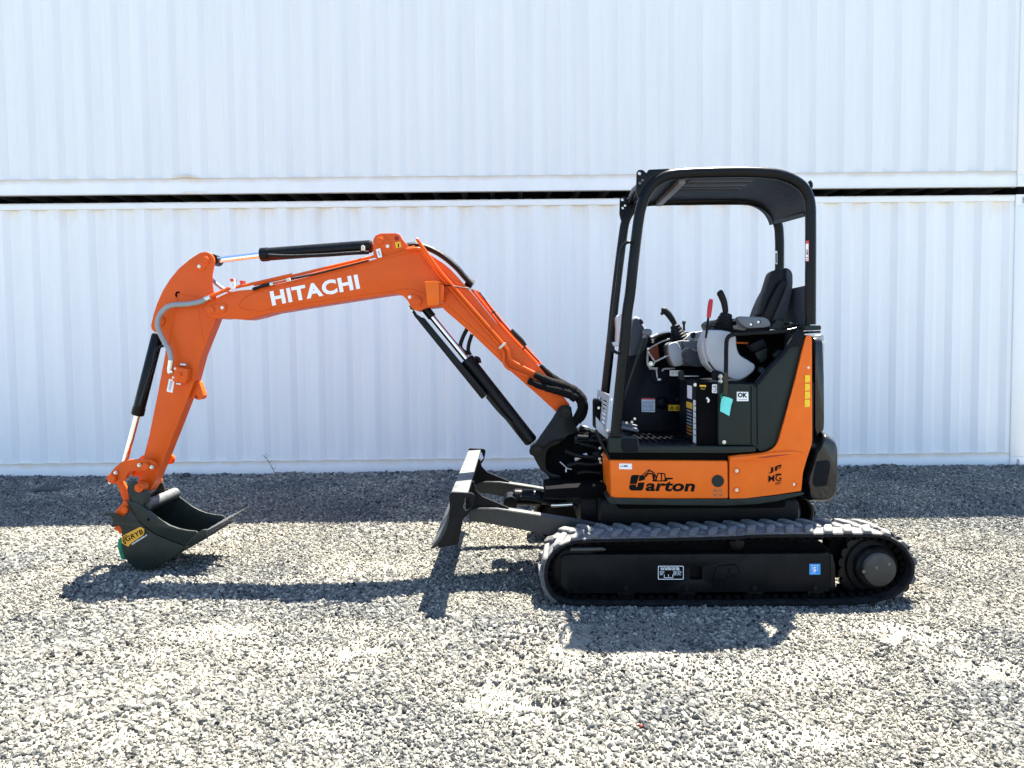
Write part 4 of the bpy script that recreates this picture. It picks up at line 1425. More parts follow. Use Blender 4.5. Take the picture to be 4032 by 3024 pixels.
pipe('hydraulic_hose', ZD((640, 345), (615, 420), (610, 480), (628, 515)), 5.09, .0125, HOSE, lc_)
pipe('hose_fitting', ZD((660, 540), (690, 545), (700, 580)), 5.08, .015, BLACK, lc_, 3)

# ---- boom
boom_px = ZA((1262, 1010), (1268, 975), (1300, 940), (1350, 915), (1420, 880), (1520, 835), (1640, 812)) + \
    ZC((0, 640), (330, 565), (700, 470), (1000, 392), (1200, 335), (1320, 295), (1400, 278, 12), (1455, 285, 20), (1560, 355, 20), (1690, 440, 30), (1800, 560, 20)) + \
    ZD((650, 20), (820, 230), (1000, 420), (1180, 600), (1300, 745), (1440, 920)) + ZD((1425, 960), (1340, 990), (1200, 862), (960, 650), (880, 572), (640, 340), (420, 150), (392, 116)) + \
    ZC((1500, 800, 15), (1440, 828, 12), (1400, 822), (1370, 800), (1340, 740), (1305, 700, 15), (1240, 672, 15), (1180, 680), (900, 722), (500, 785), (180, 838)) + \
    ZA((2020, 1045), (1830, 1098), (1700, 1128), (1600, 1125), (1480, 1108), (1400, 1120), (1330, 1102), (1288, 1072), (1266, 1040))
YO0, YO1 = 4.985, 5.195
m = MB(); m.prism(fillet(boom_px, 5), YO0, YO1, .004)
boom = m.build('boom', ORANGE, ex)
pipe('weld_bead', ZA((1900, 818), (1780, 845), (1690, 895), (1642, 955), (1640, 990), (1690, 1018), (1880, 1040)) + ZC((150, 800), (180, 822)), YO0, .0035, ORANGE, boom, 3, 6)
pipe('weld_bead', ZC((1190, 668), (1260, 645), (1340, 640), (1420, 655), (1500, 690)), YO0, .0045, ORANGE, boom, 3, 6)
pipe('weld_bead', ZC((60, 835), (400, 770), (800, 712), (1190, 660)), YO0, .003, ORANGE, boom, 2, 6)
pipe('weld_bead', ZC((100, 640), (500, 545), (1000, 415), (1300, 330), (1430, 300), (1480, 330), (1640, 470), (1780, 620)), YO0, .003, ORANGE, boom, 2, 6)
pipe('weld_bead', ZC((1660, 760), (1850, 930), (2050, 1110)) + ZD((960, 600)), YO0, .003, ORANGE, boom, 2, 6)
plate('reinforcing_plate', ZC((1600, 780), (1650, 800), (1720, 760), (1850, 640), (1770, 560), (1700, 640)), YO0 - .004, YO0, ORANGE, boom, 8, .002)
_a, _b, _c = ZC((160, 784), (925, 634), (135, 658))
lettering('maker_lettering', 'HITACHI', _a, _b, _c, YO0 - .0016, WHITE_PRINT, boom, .042, 0, 1.10)
pin_plate(ZA((1290, 985), (1460, 948), (1490, 960), (1497, 1020), (1480, 1050), (1325, 1078), (1290, 1062), (1280, 1020)), ZA((1322, 1022))[0], ZA((1447, 999))[0], YO0, .027, boom)
pin_plate(ZC((1345, 680), (1380, 672), (1455, 705), (1470, 750), (1440, 795), (1405, 790), (1340, 725)), ZC((1425, 745))[0], ZC((1355, 707))[0], YO0, .026, boom)
# bracket for the arm cylinder: two cheeks
brk = ZC((1040, 362), (1036, 210), (1060, 168), (1105, 152), (1238, 150), (1272, 165), (1292, 205), (1352, 270), (1380, 320), (1120, 380))
for (ya, yb) in ((YO0 + .01, YO0 + .035), (YO1 - .035, YO1 - .01)):
    m = MB(); m.prism(fillet(brk, 6), ya, yb, .003)
    m.build('cylinder_bracket', ORANGE, boom)
pin_plate(ZC((1068, 180), (1105, 168), (1145, 185), (1195, 240), (1198, 275), (1170, 302), (1135, 292), (1070, 250), (1058, 215)), ZC((1098, 216))[0], ZC((1162, 263))[0], YO0 + .01, .026, boom)
sticker('bracket_hole', circ(*ZC((1243, 196))[0], 9, 16), YO0 + .0095, paint('hole_shade_red', (.22, .01, .008), .5), boom, 0, .0008)  # hole drawn as a disc in shaded orange
sticker('warning_sticker', ZC((1228, 230), (1275, 224), (1284, 272), (1236, 280)), YO0 + .0095, YELLOW_ST, boom, 1, .0012)
_q = ZC((1255, 240), (1258, 258), (1262, 258), (1254, 272))
bars('sticker_print', [(_q[0], _q[1]), (_q[2], _q[3])], YO0 + .008, INK, boom, 4)
sticker('white_label', ZC((1062, 292), (1100, 282), (1116, 358), (1080, 366)), YO0 - .006, WHITE_ST, boom, 2, .003)
_q = ZC((1082, 305), (1096, 345))
bars('label_text', [(_q[0], _q[1])], YO0 - .009, INKSOFT, boom, 5)
# work-light bracket
plate('lamp_bracket', ZC((1488, 572), (1590, 566), (1612, 580), (1614, 768), (1596, 776), (1512, 784)), 4.86, 4.872, ORANGE2, boom, 3, .003)
plate('lamp_bracket_side', ZC((1594, 580), (1645, 600), (1648, 740), (1600, 772)), 4.872, 4.985, ORANGE, boom, 2, .002)
plate('lamp_bracket_top', ZC((1486, 585), (1486, 574), (1604, 566), (1640, 588), (1606, 584)), 4.858, 4.985, ORANGE2, boom, 1, .001)
c0 = at(*ZC((1622, 690))[0], 4.93)
m = MB(); m.lathe((c0.x - .02, 4.93, c0.z), (c0.x + .022, 4.93, c0.z), [(0, .03), (.01, .05), (.03, .055), (.036, .05), (.042, .03)], 20)
m.build('work_lamp', LAMPGREY, boom)
pipe('lamp_wire', ZC((1612, 612), (1700, 606), (1800, 622), (1900, 640), (1980, 690), (2040, 770), (2085, 845), (2150, 930)), 4.95, .0035, HOSE, boom, 5, 6)
# steel pipes along the side
pA = ZC((1330, 292), (1420, 284), (1450, 296), (1480, 340), (1560, 450), (1700, 620), (1900, 850), (2130, 1112)) + ZD((862, 440), (893, 480), (902, 520), (900, 575), (935, 622), (1010, 655), (1095, 690))
pB = ZC((1412, 207), (1425, 210), (1460, 260), (1560, 400), (1640, 505), (1800, 690), (2165, 1108)) + ZD((905, 440), (932, 475), (945, 530), (965, 560), (1040, 605), (1150, 660))
pipe('steel_pipe', pA, 4.965, .0105, ORANGE, boom, 4)
pipe('steel_pipe', pB, 4.955, .0105, ORANGE, boom, 4)
plate('pipe_clamp', ZD((856, 452), (908, 408), (920, 424), (868, 468)), 4.935, 4.98, BEIGE, boom, 2, .002)
pipe('steel_pipe', ZD((640, -20), (760, 130), (900, 300), (1060, 470), (1170, 585)), 5.04, .010, ORANGE, boom, 3)
pipe('steel_pipe', ZD((680, -10), (800, 140), (940, 310), (1080, 455), (1200, 590)), 5.12, .010, ORANGE, boom, 3)
pipe('black_cable', ZD((700, 0), (820, 165), (960, 330), (1060, 440), (1190, 570)), 5.0, .0045, HOSE, boom, 4, 6)
pipe('cable_tie', ZD((800, 172), (828, 158)), 4.99, .006, HOSE, boom, 0, 6)
pipe('cable_tie', ZD((1052, 465), (1082, 448)), 4.99, .006, HOSE, boom, 0, 6)
pipe('hose_wrap', ZD((960, 310), (1010, 360), (1045, 395), (1075, 440)), 5.1, .014, HOSE, boom, 4)
# pipes along the top of the front half
pipe('steel_pipe', ZC((0, 600), (330, 525), (700, 435), (1000, 365), (1230, 310), (1400, 270)), 5.0, .0095, ORANGE, boom, 3)
pipe('steel_pipe', ZC((0, 628), (330, 552), (700, 458), (1000, 385)), 4.985, .0075, ORANGE, boom, 3)
pipe('hose_sleeve', ZC((-10, 640), (60, 615), (120, 600), (160, 590)), 4.972, .011, HOSE, boom, 4)
pipe('hose_end', ZC((140, 595), (170, 588)), 4.972, .0125, STEEL, boom, 0)
pipe('black_cable', ZC((280, 555), (500, 515), (800, 440), (1000, 388)), 4.978, .0055, HOSE, boom, 3, 6)
plate('pipe_clamp', ZC((275, 545), (310, 538), (318, 568), (285, 574)), 4.955, 4.98, BEIGE, boom, 2, .002)
pipe('steel_pipe', ZA((1360, 872), (1450, 825), (1540, 790), (1800, 735), (2212, 640)), 5.0, .010, ORANGE, boom, 4)
plate('nipple_bracket', ZA((1532, 690), (1580, 684), (1590, 790), (1545, 812), (1530, 750)), 4.98, 5.0, WHITE_ST, boom, 2, .002)
bolt(*ZA((1556, 752))[0], 4.98, .008, boom, up=.008)
plate('pipe_stub', ZA((1534, 684), (1570, 680), (1576, 710), (1538, 716)), 4.97, 5.03, RED_ST, boom, 3, .002)
plate('pipe_stub', ZA((1638, 706), (1676, 700), (1682, 748), (1648, 752)), 5.0, 5.05, RED_ST, boom, 3, .002)
pipe('grey_hose', ZA((1335, 690), (1400, 750), (1470, 800), (1545, 828)), 5.08, .012, HOSEG, boom, 5)
pipe('pipe_elbow', ZA((1322, 888), (1345, 866), (1420, 838), (1520, 790)), 4.96, .012, ORANGE, boom, 4)
# black hoses over the elbow and the sleeved bundle at the foot
for (dy, dr, off) in ((0, .016, 0), (.05, .014, -10), (.1, .016, 8)):
    pipe('black_hose', [(q[0], q[1] + off * .4) for q in ZC((1330, 262), (1420, 255), (1520, 280), (1640, 345), (1760, 445), (1830, 525), (1900, 600))], 5.03 + dy, dr, HOSE, boom)
pipe('hose_wrap', ZC((1850, 570), (1905, 600)), 5.06, .030, HOSE, boom, 0)
for pts, Y, r in ((ZD((1150, 672), (1230, 712), (1310, 745), (1400, 775), (1480, 820), (1535, 890), (1540, 960), (1500, 1030), (1470, 1090)), 4.97, [.018, .026, .03, .036, .036, .036, .034, .03, .022]),
                  (ZD((1100, 720), (1170, 755), (1250, 782), (1330, 800), (1430, 830), (1490, 870)), 4.95, [.022, .022, .024, .028, .032, .03]),
                  (ZD((1195, 600), (1250, 655), (1320, 715), (1400, 765), (1500, 830), (1545, 900), (1545, 990), (1500, 1060)), 5.08, [.016, .02, .026, .03, .034, .034, .03, .026])):
    P = spline([at(q[0], q[1], Y) for q in pts], 8)
    R = np.interp(np.linspace(0, 1, len(P)), np.linspace(0, 1, len(r)), r)
    _rr = random.Random(len(P)); R = [float(a * (1 + .04 * math.sin(i * .9) + _rr.uniform(-.05, .05))) for i, a in enumerate(R)]
    m = MB(); m.tube(P, R, 12); m.build('hose_sleeve', SLEEVE, boom, label='black fabric sleeve bundling hoses')

# ---- swing bracket and front frame
sw = ZD((1325, 985), (1345, 948), (1375, 928), (1420, 922), (1452, 938), (1458, 990), (1475, 1060), (1500, 1120), (1522, 1152), (1440, 1162, 20), (1400, 1195, 20), (1345, 1245, 10), (1280, 1265, 20), (1245, 1310, 20), (1240, 1440, 20), (1275, 1478, 10), (1368, 1500), (1366, 1545), (1275, 1552), (1262, 1500), (1200, 1448), (1160, 1380), (1140, 1338), (1110, 1325), (1108, 1290), (1120, 1262), (1150, 1250), (1195, 1180), (1240, 1115), (1290, 1045))
m = MB(); m.prism(fillet(sw, 6), 4.935, 4.965, .004); m.prism(fillet(sw, 6), 5.215, 5.245, .004)
swing = m.build('swing_bracket', BLACK, ex)
m = MB(); m.prism(ZD((1235, 1260), (1400, 1195), (1440, 1165), (1525, 1158), (1600, 1170), (1605, 1545), (1280, 1550), (1240, 1440)), 4.995, 5.19, .004)
m.build('swing_post', DARK, swing)
pin(*ZD((1402, 985))[0], 4.918, 4.935, .038, BLACK, swing)
pin(*ZD((1170, 1298))[0], 4.915, 4.935, .042, BLACK, swing)
c0 = at(*ZD((1402, 985))[0], 4.935); m = MB(); m.tube([(c0.x, 4.965, c0.z), (c0.x, 5.215, c0.z)], .036, 20); m.build('boom_pin', BLACK, swing)
c0 = at(*ZD((1170, 1298))[0], 4.935); m = MB(); m.tube([(c0.x, 4.965, c0.z), (c0.x, 5.215, c0.z)], .040, 20); m.build('cylinder_pin', BLACK, swing)
pipe('edge_bead', ZD((1210, 1290), (1270, 1230), (1340, 1205), (1400, 1200)), 4.934, .006, BLACK, swing, 4, 6)
bolt(*ZD((1520, 1527))[0], 4.99, .013, swing, up=.02)
# front frame between swing post and house
m = MB()
m.prism(ZD((1480, 1165), (1600, 1150), (1763, 1200), (1763, 1560), (1610, 1560), (1480, 1540)), 4.90, 5.28, .006)
m.prism(ZD((1240, 1610), (1700, 1580), (1763, 1590), (1763, 1680), (1240, 1680)), 4.62, 4.97, .004)
front = m.build('front_frame', DARK, ex)
for (pts, Y, r, mt) in (
        (ZD((1500, 1185), (1590, 1190)), 4.86, .018, BLACK), (ZD((1480, 1210), (1620, 1215), (1740, 1215)), 4.88, .014, BLACK),
        (ZD((1520, 1240), (1620, 1262), (1690, 1300)), 4.86, .016, BLACK), (ZD((1480, 1370), (1530, 1345), (1580, 1325)), 4.85, .011, LAMPGREY),
        (ZD((1400, 1300), (1480, 1330), (1560, 1345), (1640, 1350)), 4.84, .013, HOSE), (ZD((1420, 1420), (1500, 1400), (1600, 1410), (1690, 1400)), 4.84, .013, HOSE),
        (ZD((1500, 1480), (1580, 1470), (1690, 1480)), 4.85, .014, HOSE), (ZD((1520, 1110), (1570, 1130), (1600, 1160), (1605, 1200)), 4.95, .018, HOSE),
        (ZD((1610, 1195), (1640, 1175), (1700, 1190)), 4.9, .010, HOSE)):
    pipe('hydraulic_hose', pts, Y, r, mt, front, 5)
pipe('clear_pipe', ZD((1358, 1385), (1390, 1415), (1420, 1440), (1455, 1448)), 4.86, .0038, LAMPGREY, front, 4, 8)
pipe('clear_pipe', ZD((1410, 1440), (1408, 1470)), 4.86, .0045, WHITE_ST, front, 0, 8)
plate('valve_cap', ZD((1520, 1108), (1545, 1090), (1590, 1105), (1602, 1125), (1595, 1142), (1530, 1140)), 4.98, 5.06, LAMPGREY, front, 6, .004)
plate('valve_body', ZD((1480, 1180), (1530, 1180), (1530, 1235), (1480, 1235)), 4.87, 4.9, PLASTIC, front, 3, .003)
plate('valve_body', ZD((1625, 1305), (1690, 1295), (1700, 1370), (1625, 1378)), 4.84, 4.9, PLASTIC_N, front, 5, .004)
for q in ((1688, 1275), (1710, 1330), (1685, 1365), (1690, 1395)):
    bolt(*ZD(q)[0], 4.84, .010, front, up=.012)


# ---- house: lower body
def tail(x):
    return .62 * max(0.0, x - 1.36) ** 2


house = MB()
house.box((.60, 4.47, .60), (1.66, 5.74, .80), .02)
house.box((1.16, 4.90, .80), (1.70, 5.70, 1.22), .03)
house = house.build('house_frame', DARK, ex)
# lower skirt
skirt = ZH((195, 545), (600, 556), (1195, 560), (1500, 540), (1820, 500), (1822, 520), (1600, 575), (1450, 598), (1200, 612), (700, 608), (228, 600), (200, 580))
plate('skirt', skirt, Y_BODY - .012, Y_BODY + .30, PLASTIC, house, 4, .006, yfun=tail)
m = MB()
sk = [at(p[0], p[1], Y_BODY) for p in ZH((215, 606), (1200, 616), (1500, 600), (1780, 560))]
m.box((.62, 4.5, sk[0].z - .045), (1.62, 5.7, .62), .02)
m.build('belly_pan', DARK, house)
# orange door panels
pan_a = ZH((216, 236), (1192, 242), (1196, 555), (700, 556), (245, 548), (225, 530))
m = MB(); m.prism(fillet(pan_a, 7), Y_BODY - .012, Y_BODY + .04, .011, seg=3)
panel_front = m.build('front_side_panel', ORANGE2, ex)
pan_b = ZH((1207, 232), (1204, 205), (1300, 192), (1460, 180), (1545, 160, 20), (1598, 112, 20)) + ZG((1700, 1280), (1770, 1040), (1835, 790), (1892, 550), (1930, 392), (1945, 372), (1975, 378), (1983, 420), (1984, 700), (1986, 1000), (1986, 1280)) + \
    ZH((1888, 100), (1850, 215), (1815, 335), (1800, 490), (1600, 520), (1350, 550), (1207, 555))
m = MB(); m.prism(fillet(pan_b, 5), Y_BODY - .014, Y_BODY + .04, .010, yfun=tail, seg=3)
panel_rear = m.build('rear_side_panel', ORANGE2, ex)
# pressed crease on the rear panel
cre = ZH((1210, 215), (1460, 190), (1600, 170), (1740, 165), (1835, 185), (1720, 205), (1500, 228), (1210, 240))
plate('crease', cre, Y_BODY - .028, Y_BODY - .004, ORANGE2, panel_rear, 8, .006, yfun=tail)
plate('finger_slot', ZH((1425, 218), (1560, 196), (1725, 186), (1640, 200), (1500, 218)), Y_BODY - .0295, Y_BODY - .027, paint('slot_shade_red', (.30, .03, .008), .5), panel_rear, 3, 0, yfun=tail)  # shade of the recess painted as a flat dark red plate
plate('front_panel', [(at(*ZH((216, 236))[0], Y_BODY) and p) for p in ZH((212, 236), (222, 236), (232, 548), (222, 540))], Y_BODY + .0, Y_BODY + .36, ORANGE2, panel_front, 0, 0)
# bolts and recesses
for q in ((1268, 325), (1268, 485), (1740, 437)):
    x, y = ZH(q)[0]
    yy = Y_BODY - .014 + tail(at(x, y, Y_BODY).x)
    a = at(x, y, yy - .002)
    m = MB(); m.tube([a + Vector((math.cos(t) * .0175, 0, math.sin(t) * .0175)) for t in np.linspace(0, 2 * math.pi, 24, endpoint=False)], .0035, 8, 0, closed=True)
    m.build('bolt_recess', ORANGE2, panel_rear)
    bolt(x, y, yy, .0105, panel_rear, up=.006)
sticker('filler_cap', circ(*ZH((1110, 409))[0], 24, 32), Y_BODY - .012, PLASTIC, panel_front, 0, .004)
# switch plate sticker
sticker('switch_label', ZH((290, 263), (397, 265), (397, 312), (290, 310)), Y_BODY - .012, WHITE_ST, panel_front, 3, .0014, 'white label with a black bar')
_q = ZH((330, 285), (360, 285), (300, 286), (326, 286))
bars('label_bar', [(_q[0], _q[1])], Y_BODY - .0134, INK, panel_front, 5)
bars('label_bar', [(_q[2], _q[3])], Y_BODY - .0134, INKSOFT, panel_front, 4)
# faded pictograms
for i, q in enumerate(((1068, 472), (1112, 472), (1068, 510), (1112, 510))):
    x, y = ZH(q)[0]
    sticker('pictogram', [(x, y), (x + 18, y), (x + 18, y + 15), (x, y + 15)], Y_BODY - .012, paint('faded_orange_print', (.50, .13, .03), .5), panel_front, 1, .0008)
    bars('pictogram_lines', [((x + 4, y + 11), (x + 9, y + 4)), ((x + 9, y + 4), (x + 14, y + 11)), ((x + 5, y + 8), (x + 13, y + 8))], Y_BODY - .0128, paint('faded_brown_print', (.22, .06, .02), .6), panel_front, 1.5)
# dealer lettering with its little digger drawing
YD = Y_BODY - .0122
G = lambda *p: ZN(*p)
sticker('dealer_letter', fillet(G((500, 388, 6), (648, 388), (590, 584), (440, 584), (466, 425, 6)), 1), YD, INK, panel_front, 0, .0012)
sticker('dealer_letter', fillet(G((438, 597), (592, 597), (572, 635), (582, 652), (606, 642), (624, 554), (765, 552), (735, 690, 6), (700, 728, 4), (470, 728, 4), (425, 690, 4)), 1), YD, INK, panel_front, 0, .0012)
sticker('drawn_bucket', fillet(G((655, 398), (730, 390), (768, 420), (775, 490), (630, 525), (640, 470)), 2), YD, INK, panel_front, 0, .0012)
_q = G((715, 390), (845, 275), (760, 420), (870, 330), (845, 275), (960, 335), (960, 335), (1025, 450), (850, 355), (935, 362), (935, 362), (965, 500), (770, 435), (850, 360))
bars('drawn_boom', [(_q[0], _q[1])], YD, INK, panel_front, 2.6)
bars('drawn_boom', [(_q[4], _q[5]), (_q[6], _q[7]), (_q[8], _q[9]), (_q[10], _q[11]), (_q[12], _q[13])], YD, INK, panel_front, 5.5)
bars('drawn_boom', [G((760, 400), (875, 290)), G((960, 380), (1005, 520)), G((935, 500), (1020, 520))], YD - .0003, INK, panel_front, 4)
bars('drawn_cab', [G((1050, 352), (1200, 358)), G((1050, 350), (1015, 510)), G((1205, 360), (1215, 500)), G((1135, 360), (1130, 510)), G((940, 518), (1240, 518)), G((1200, 480), (1375, 470))], YD, INK, panel_front, 4.2)
bars('drawn_cab', [G((1175, 510), (1260, 505)), G((1215, 462), (1378, 460))], YD - .0003, INK, panel_front, 5)
_a, _b, _c = G((785, 742), (1870, 752), (770, 520))
lettering('dealer_letters', 'arton', _a, _b, _c, YD - .0012, INK, panel_front, .034, .22, 1.03)
# dealer stamp on the rear panel
def yrear(px): return tail((px - CX) / 686.0)
YR = Y_BODY - .0145
_a, _b, _c = ZM((1345, 470), (1505, 452), (1347, 388))
lettering('stamp_letters', 'MG', _a, _b, _c, YR - .002, INK, panel_rear, .002, 0, 1.0, yfun=yrear)
_a, _b, _c = ZM((1352, 362), (1505, 335), (1352, 292))
lettering('stamp_letters', 'JF', _a, _b, _c, YR - .002, INK, panel_rear, .02, 0, 1.0, yfun=yrear)
_a, _b = ZM((1440, 278), (1508, 258))
_off = yrear(3060)
bars('stamp_strokes', [(_a, _b), ZM((1490, 258), (1490, 275)), ZM((1430, 378), (1505, 368))], YR + _off, INK, panel_rear, 5)
bars('stamp_strokes', [ZM((1412, 283), (1428, 276))], YR + _off, RED_ST, panel_rear, 4)
bars('stamp_caption', [ZM((1345, 492), (1400, 484)), ZM((1408, 483), (1505, 466)), ZM((1355, 508), (1420, 500)), ZM((1428, 498), (1495, 488))], YR + _off, INK, panel_rear, 2.2)
# yellow reflector squares
for (x0, y0, x1, y1) in ((1924, 725, 1968, 788), (1923, 800, 1967, 860), (1923, 868, 1967, 930), (1921, 938, 1966, 1003)):
    q = ZG((x0, y0), (x1, y0 - 2), (x1, y1 - 4), (x0, y1))
    sticker('reflector', q, Y_BODY - .0145, REFLECT, panel_rear, 2, .003, yfun=tail)
x, y = ZG((1952, 658))[0]
bolt(x, y, Y_BODY - .012 + tail(at(x, y, Y_BODY).x), .010, panel_rear, up=.008)

# ---- counterweight and engine cover at the tail
def rounded_block(name, prof_px, Yn, Yf, mat, parent, bulge, near=.06, n=18, bev=0, xkeep=1.2, label=None):
    """side outline carried across the machine while its rear end follows the round tail"""
    P = [at(p[0], p[1], Yn + .03) for p in prof_px]
    mid = (Yn + Yf) / 2; hw = (Yf - Yn) / 2
    secs = []
    ts = [-1, -.985, -.95, -.9, -.8, -.65, -.45, -.2, 0, .2, .45, .65, .8, .9, .95, .985, 1]
    x0 = min(p.x for p in P)
    zc = sum(p.z for p in P) / len(P)
    xc = sum(p.x for p in P) / len(P)
    for t in ts:
        e = max(0, (abs(t) - (1 - near / hw)) / (near / hw))
        shrink = 1 - (.16 * (1 - math.sqrt(max(0, 1 - e * e))))
        back = bulge * (1 - (t * .98) ** 2)
        secs.append([(x0 + (xc - x0) + (p.x - xc) * shrink + back * min(1, max(0, (p.x - x0) / .12)), mid + hw * t, zc + (p.z - zc) * shrink) for p in P])
    V = [q for s in secs for q in s]
    k = len(P)
    Fc = [tuple(range(k)), tuple(range(len(V) - 1, len(V) - 1 - k, -1))]
    for i in range(len(secs) - 1):
        for j in range(k):
            Fc.append((i * k + j, i * k + (j + 1) % k, (i + 1) * k + (j + 1) % k, (i + 1) * k + j))
    m = MB(); m.raw(V, Fc)
    bmesh.ops.recalc_face_normals(m.bm, faces=m.bm.faces[:])
    return m.build(name, mat, parent, label=label, smooth=50)


cw = ZQ((425, 612, 20), (480, 632, 40), (560, 690, 40), (586, 755, 30), (588, 1190, 40), (566, 1335, 30), (535, 1405, 30), (465, 1442, 25), (240, 1440, 15), (226, 1300, 20), (208, 1215, 25), (214, 1150, 20), (285, 950, 20), (322, 815, 20), (365, 760, 10), (385, 715, 10))
counterweight = rounded_block('counterweight', fillet(cw, 10, 5), 4.53, 5.66, GLOSS, ex, .05, .09, label='black rounded counterweight at the tail')
plate('tail_recess', ZQ((345, 955), (500, 940), (515, 1000), (470, 1245), (320, 1260), (300, 1200)), 4.526, 4.54, PLASTIC_N, counterweight, 10, .002)
plate('tail_light', ZQ((568, 1060), (584, 1050), (584, 1150), (562, 1165)), 4.62, 4.80, RED_ST, counterweight, 3, .003)
hood = ZG((1990, 372), (2035, 372, 10), (2062, 380, 10), (2075, 700, 10), (2078, 1150, 10), (2075, 1235), (2010, 1300), (1992, 1250))
engine_cover = rounded_block('engine_cover', fillet(hood, 4), 4.56, 5.62, GLOSS, ex, .06, .12, label='black engine cover between panel and counterweight')
plate('light_bar', ZG((2052, 372, 8), (2090, 370, 8), (2094, 430), (2090, 640), (2070, 690), (2058, 690), (2056, 600)), 4.70, 4.80, LAMPGREY, engine_cover, 5, .004)
plate('light_clip', ZG((2046, 426), (2104, 424), (2106, 446), (2046, 448)), 4.695, 4.80, WHITE_ST, engine_cover, 3, .002)
plate('light_clip', ZG((2056, 648), (2086, 648), (2086, 668), (2056, 668)), 4.695, 4.80, WHITE_ST, engine_cover, 3, .002)
plate('red_strip', ZG((2074, 690), (2086, 690), (2086, 1150), (2078, 1150)), 4.70, 5.3, RED_ST, engine_cover, 2, .002)
plate('rear_label', ZG((2058, 1045), (2078, 1040), (2078, 1130), (2058, 1135)), 4.66, 4.70, WHITE_ST, engine_cover, 1, .001)
plate('cover_hinge', ZG((1948, 340), (2062, 335), (2064, 356), (1950, 362)), 4.50, 4.62, PLASTIC, engine_cover, 4, .003)

# ---- cab floor, steps, black side panel
step = ZG((216, 1266), (472, 1272), (486, 1348), (1100, 1346), (1470, 1346), (1500, 1352), (1498, 1390), (1300, 1404), (600, 1402), (216, 1400))
plate('floor_edge', step, Y_BODY - .02, Y_BODY + .07, PLASTIC, ex, 4, .006)
fe = [o for o in ex.children if o.name.startswith('floor_edge')][0]
plate('edge_cap', ZG((330, 1276), (462, 1280), (472, 1392), (345, 1394), (322, 1360)), Y_BODY - .026, Y_BODY - .01, PLASTIC_N, fe, 8, .003)
lug = MB()
for i in range(19):
    x, y = ZG((500 + i * 33, 1346))[0]
    a = at(x, y, Y_BODY - .01)
    lug.box((a.x - .006, a.y - .006, a.z - .004), (a.x + .006, a.y + .03, a.z + .004))
lug.build('tread_stud', PLASTIC, fe, smooth=0)
plate('floor_recess', ZG((226, 1402), (1262, 1408), (1252, 1466), (230, 1458)), Y_BODY + .02, Y_BODY + .05, DARK, fe, 2, 0)
zf = at(*ZG((800, 1340))[0], Y_BODY).z
xs0, xs1 = at(*ZG((300, 1300))[0], Y_BODY).x, at(*ZG((1180, 1300))[0], Y_BODY).x
m = MB(); m.box((xs0, Y_BODY + .05, zf - .03), (xs1 + .5, 5.25, zf - .002), .004)
floor_mat = m.build('floor_mat', PLASTIC_N, ex)
for i in range(11):
    m = MB(); xa = xs0 + .16 + i * .038
    m.box((xa, 4.62, zf - .002), (xa + .014, 5.16, zf + .005), .002)
    m.build('mat_rib', DARK, floor_mat)
# pedals and their linkage
m = MB(); m.box((xs0 + .06, 4.78, zf + .05), (xs0 + .18, 4.90, zf + .068), .006, Matrix.Rotation(rad(12), 3, 'Y'))
m.build('pedal', MIDGREY, floor_mat)
m = MB(); m.box((xs0 + .06, 4.95, zf + .06), (xs0 + .20, 5.08, zf + .078), .006, Matrix.Rotation(rad(12), 3, 'Y'))
m.build('pedal', MIDGREY, floor_mat)
for q in ((372, 1140), (418, 1134), (443, 1105)):
    bolt(*ZG(q)[0], 4.75, .008, floor_mat, up=.012)

side_px = ZG((1172, 794), (1205, 802), (1465, 806), (1510, 792), (1620, 655), (1760, 505), (1838, 385), (1872, 325, 5), (1900, 318), (1918, 372), (1902, 480), (1838, 740), (1776, 975), (1705, 1245, 20), (1662, 1328, 30), (1600, 1370, 30), (1530, 1386), (1500, 1350), (1462, 1332), (1172, 1330))
m = MB(); m.prism(fillet(side_px, 6), Y_BODY + .005, Y_BODY + .06, .008, yfun=tail, seg=3)
side_panel = m.build('seat_side_panel', PLASTIC, ex, label='charcoal plastic side panel under the seat')
# dark strip along the joint between black panel and orange panel
gap = ZG((1905, 480), (1920, 372), (1935, 380), (1896, 560), (1838, 800), (1772, 1052), (1702, 1290), (1668, 1345), (1610, 1385), (1540, 1400), (1530, 1388), (1600, 1372), (1662, 1330), (1705, 1245), (1776, 975), (1838, 740))
plate('panel_gap', gap, Y_BODY + .004, Y_BODY + .012, DARK, side_panel, 2, 0, yfun=tail)
pipe('panel_rim', ZG((1475, 812), (1512, 792), (1620, 655), (1760, 505), (1838, 388), (1880, 326)), Y_BODY + .012, .012, PLASTIC_N, side_panel, 2, 10)
plate('panel_lip', ZG((1790, 470), (1838, 385), (1880, 322), (1908, 330), (1912, 380), (1896, 470), (1800, 480)), Y_BODY + .004, Y_BODY + .03, PLASTIC_N, side_panel, 5, .003)
plate('panel_groove', ZG((1452, 820), (1458, 820), (1458, 1325), (1452, 1325)), Y_BODY + .003, Y_BODY + .01, DARK, side_panel, 0, 0)
plate('panel_groove', ZG((1504, 815), (1508, 815), (1512, 1335), (1508, 1335)), Y_BODY + .003, Y_BODY + .01, DARK, side_panel, 0, 0)
bolt(*ZG((1222, 1308))[0], Y_BODY + .004, .011, side_panel, up=.008)
YS = Y_BODY + .0045
sticker('approval_sticker', ZG((1330, 868), (1430, 870), (1432, 950), (1330, 950)), YS, WHITE_ST, side_panel, 1, .0014, 'white sticker reading OK')
_a, _b, _c = ZG((1338, 918), (1422, 920), (1338, 875))
lettering('sticker_letters', 'OK', _a, _b, _c, YS - .0016, INK, side_panel, .05)
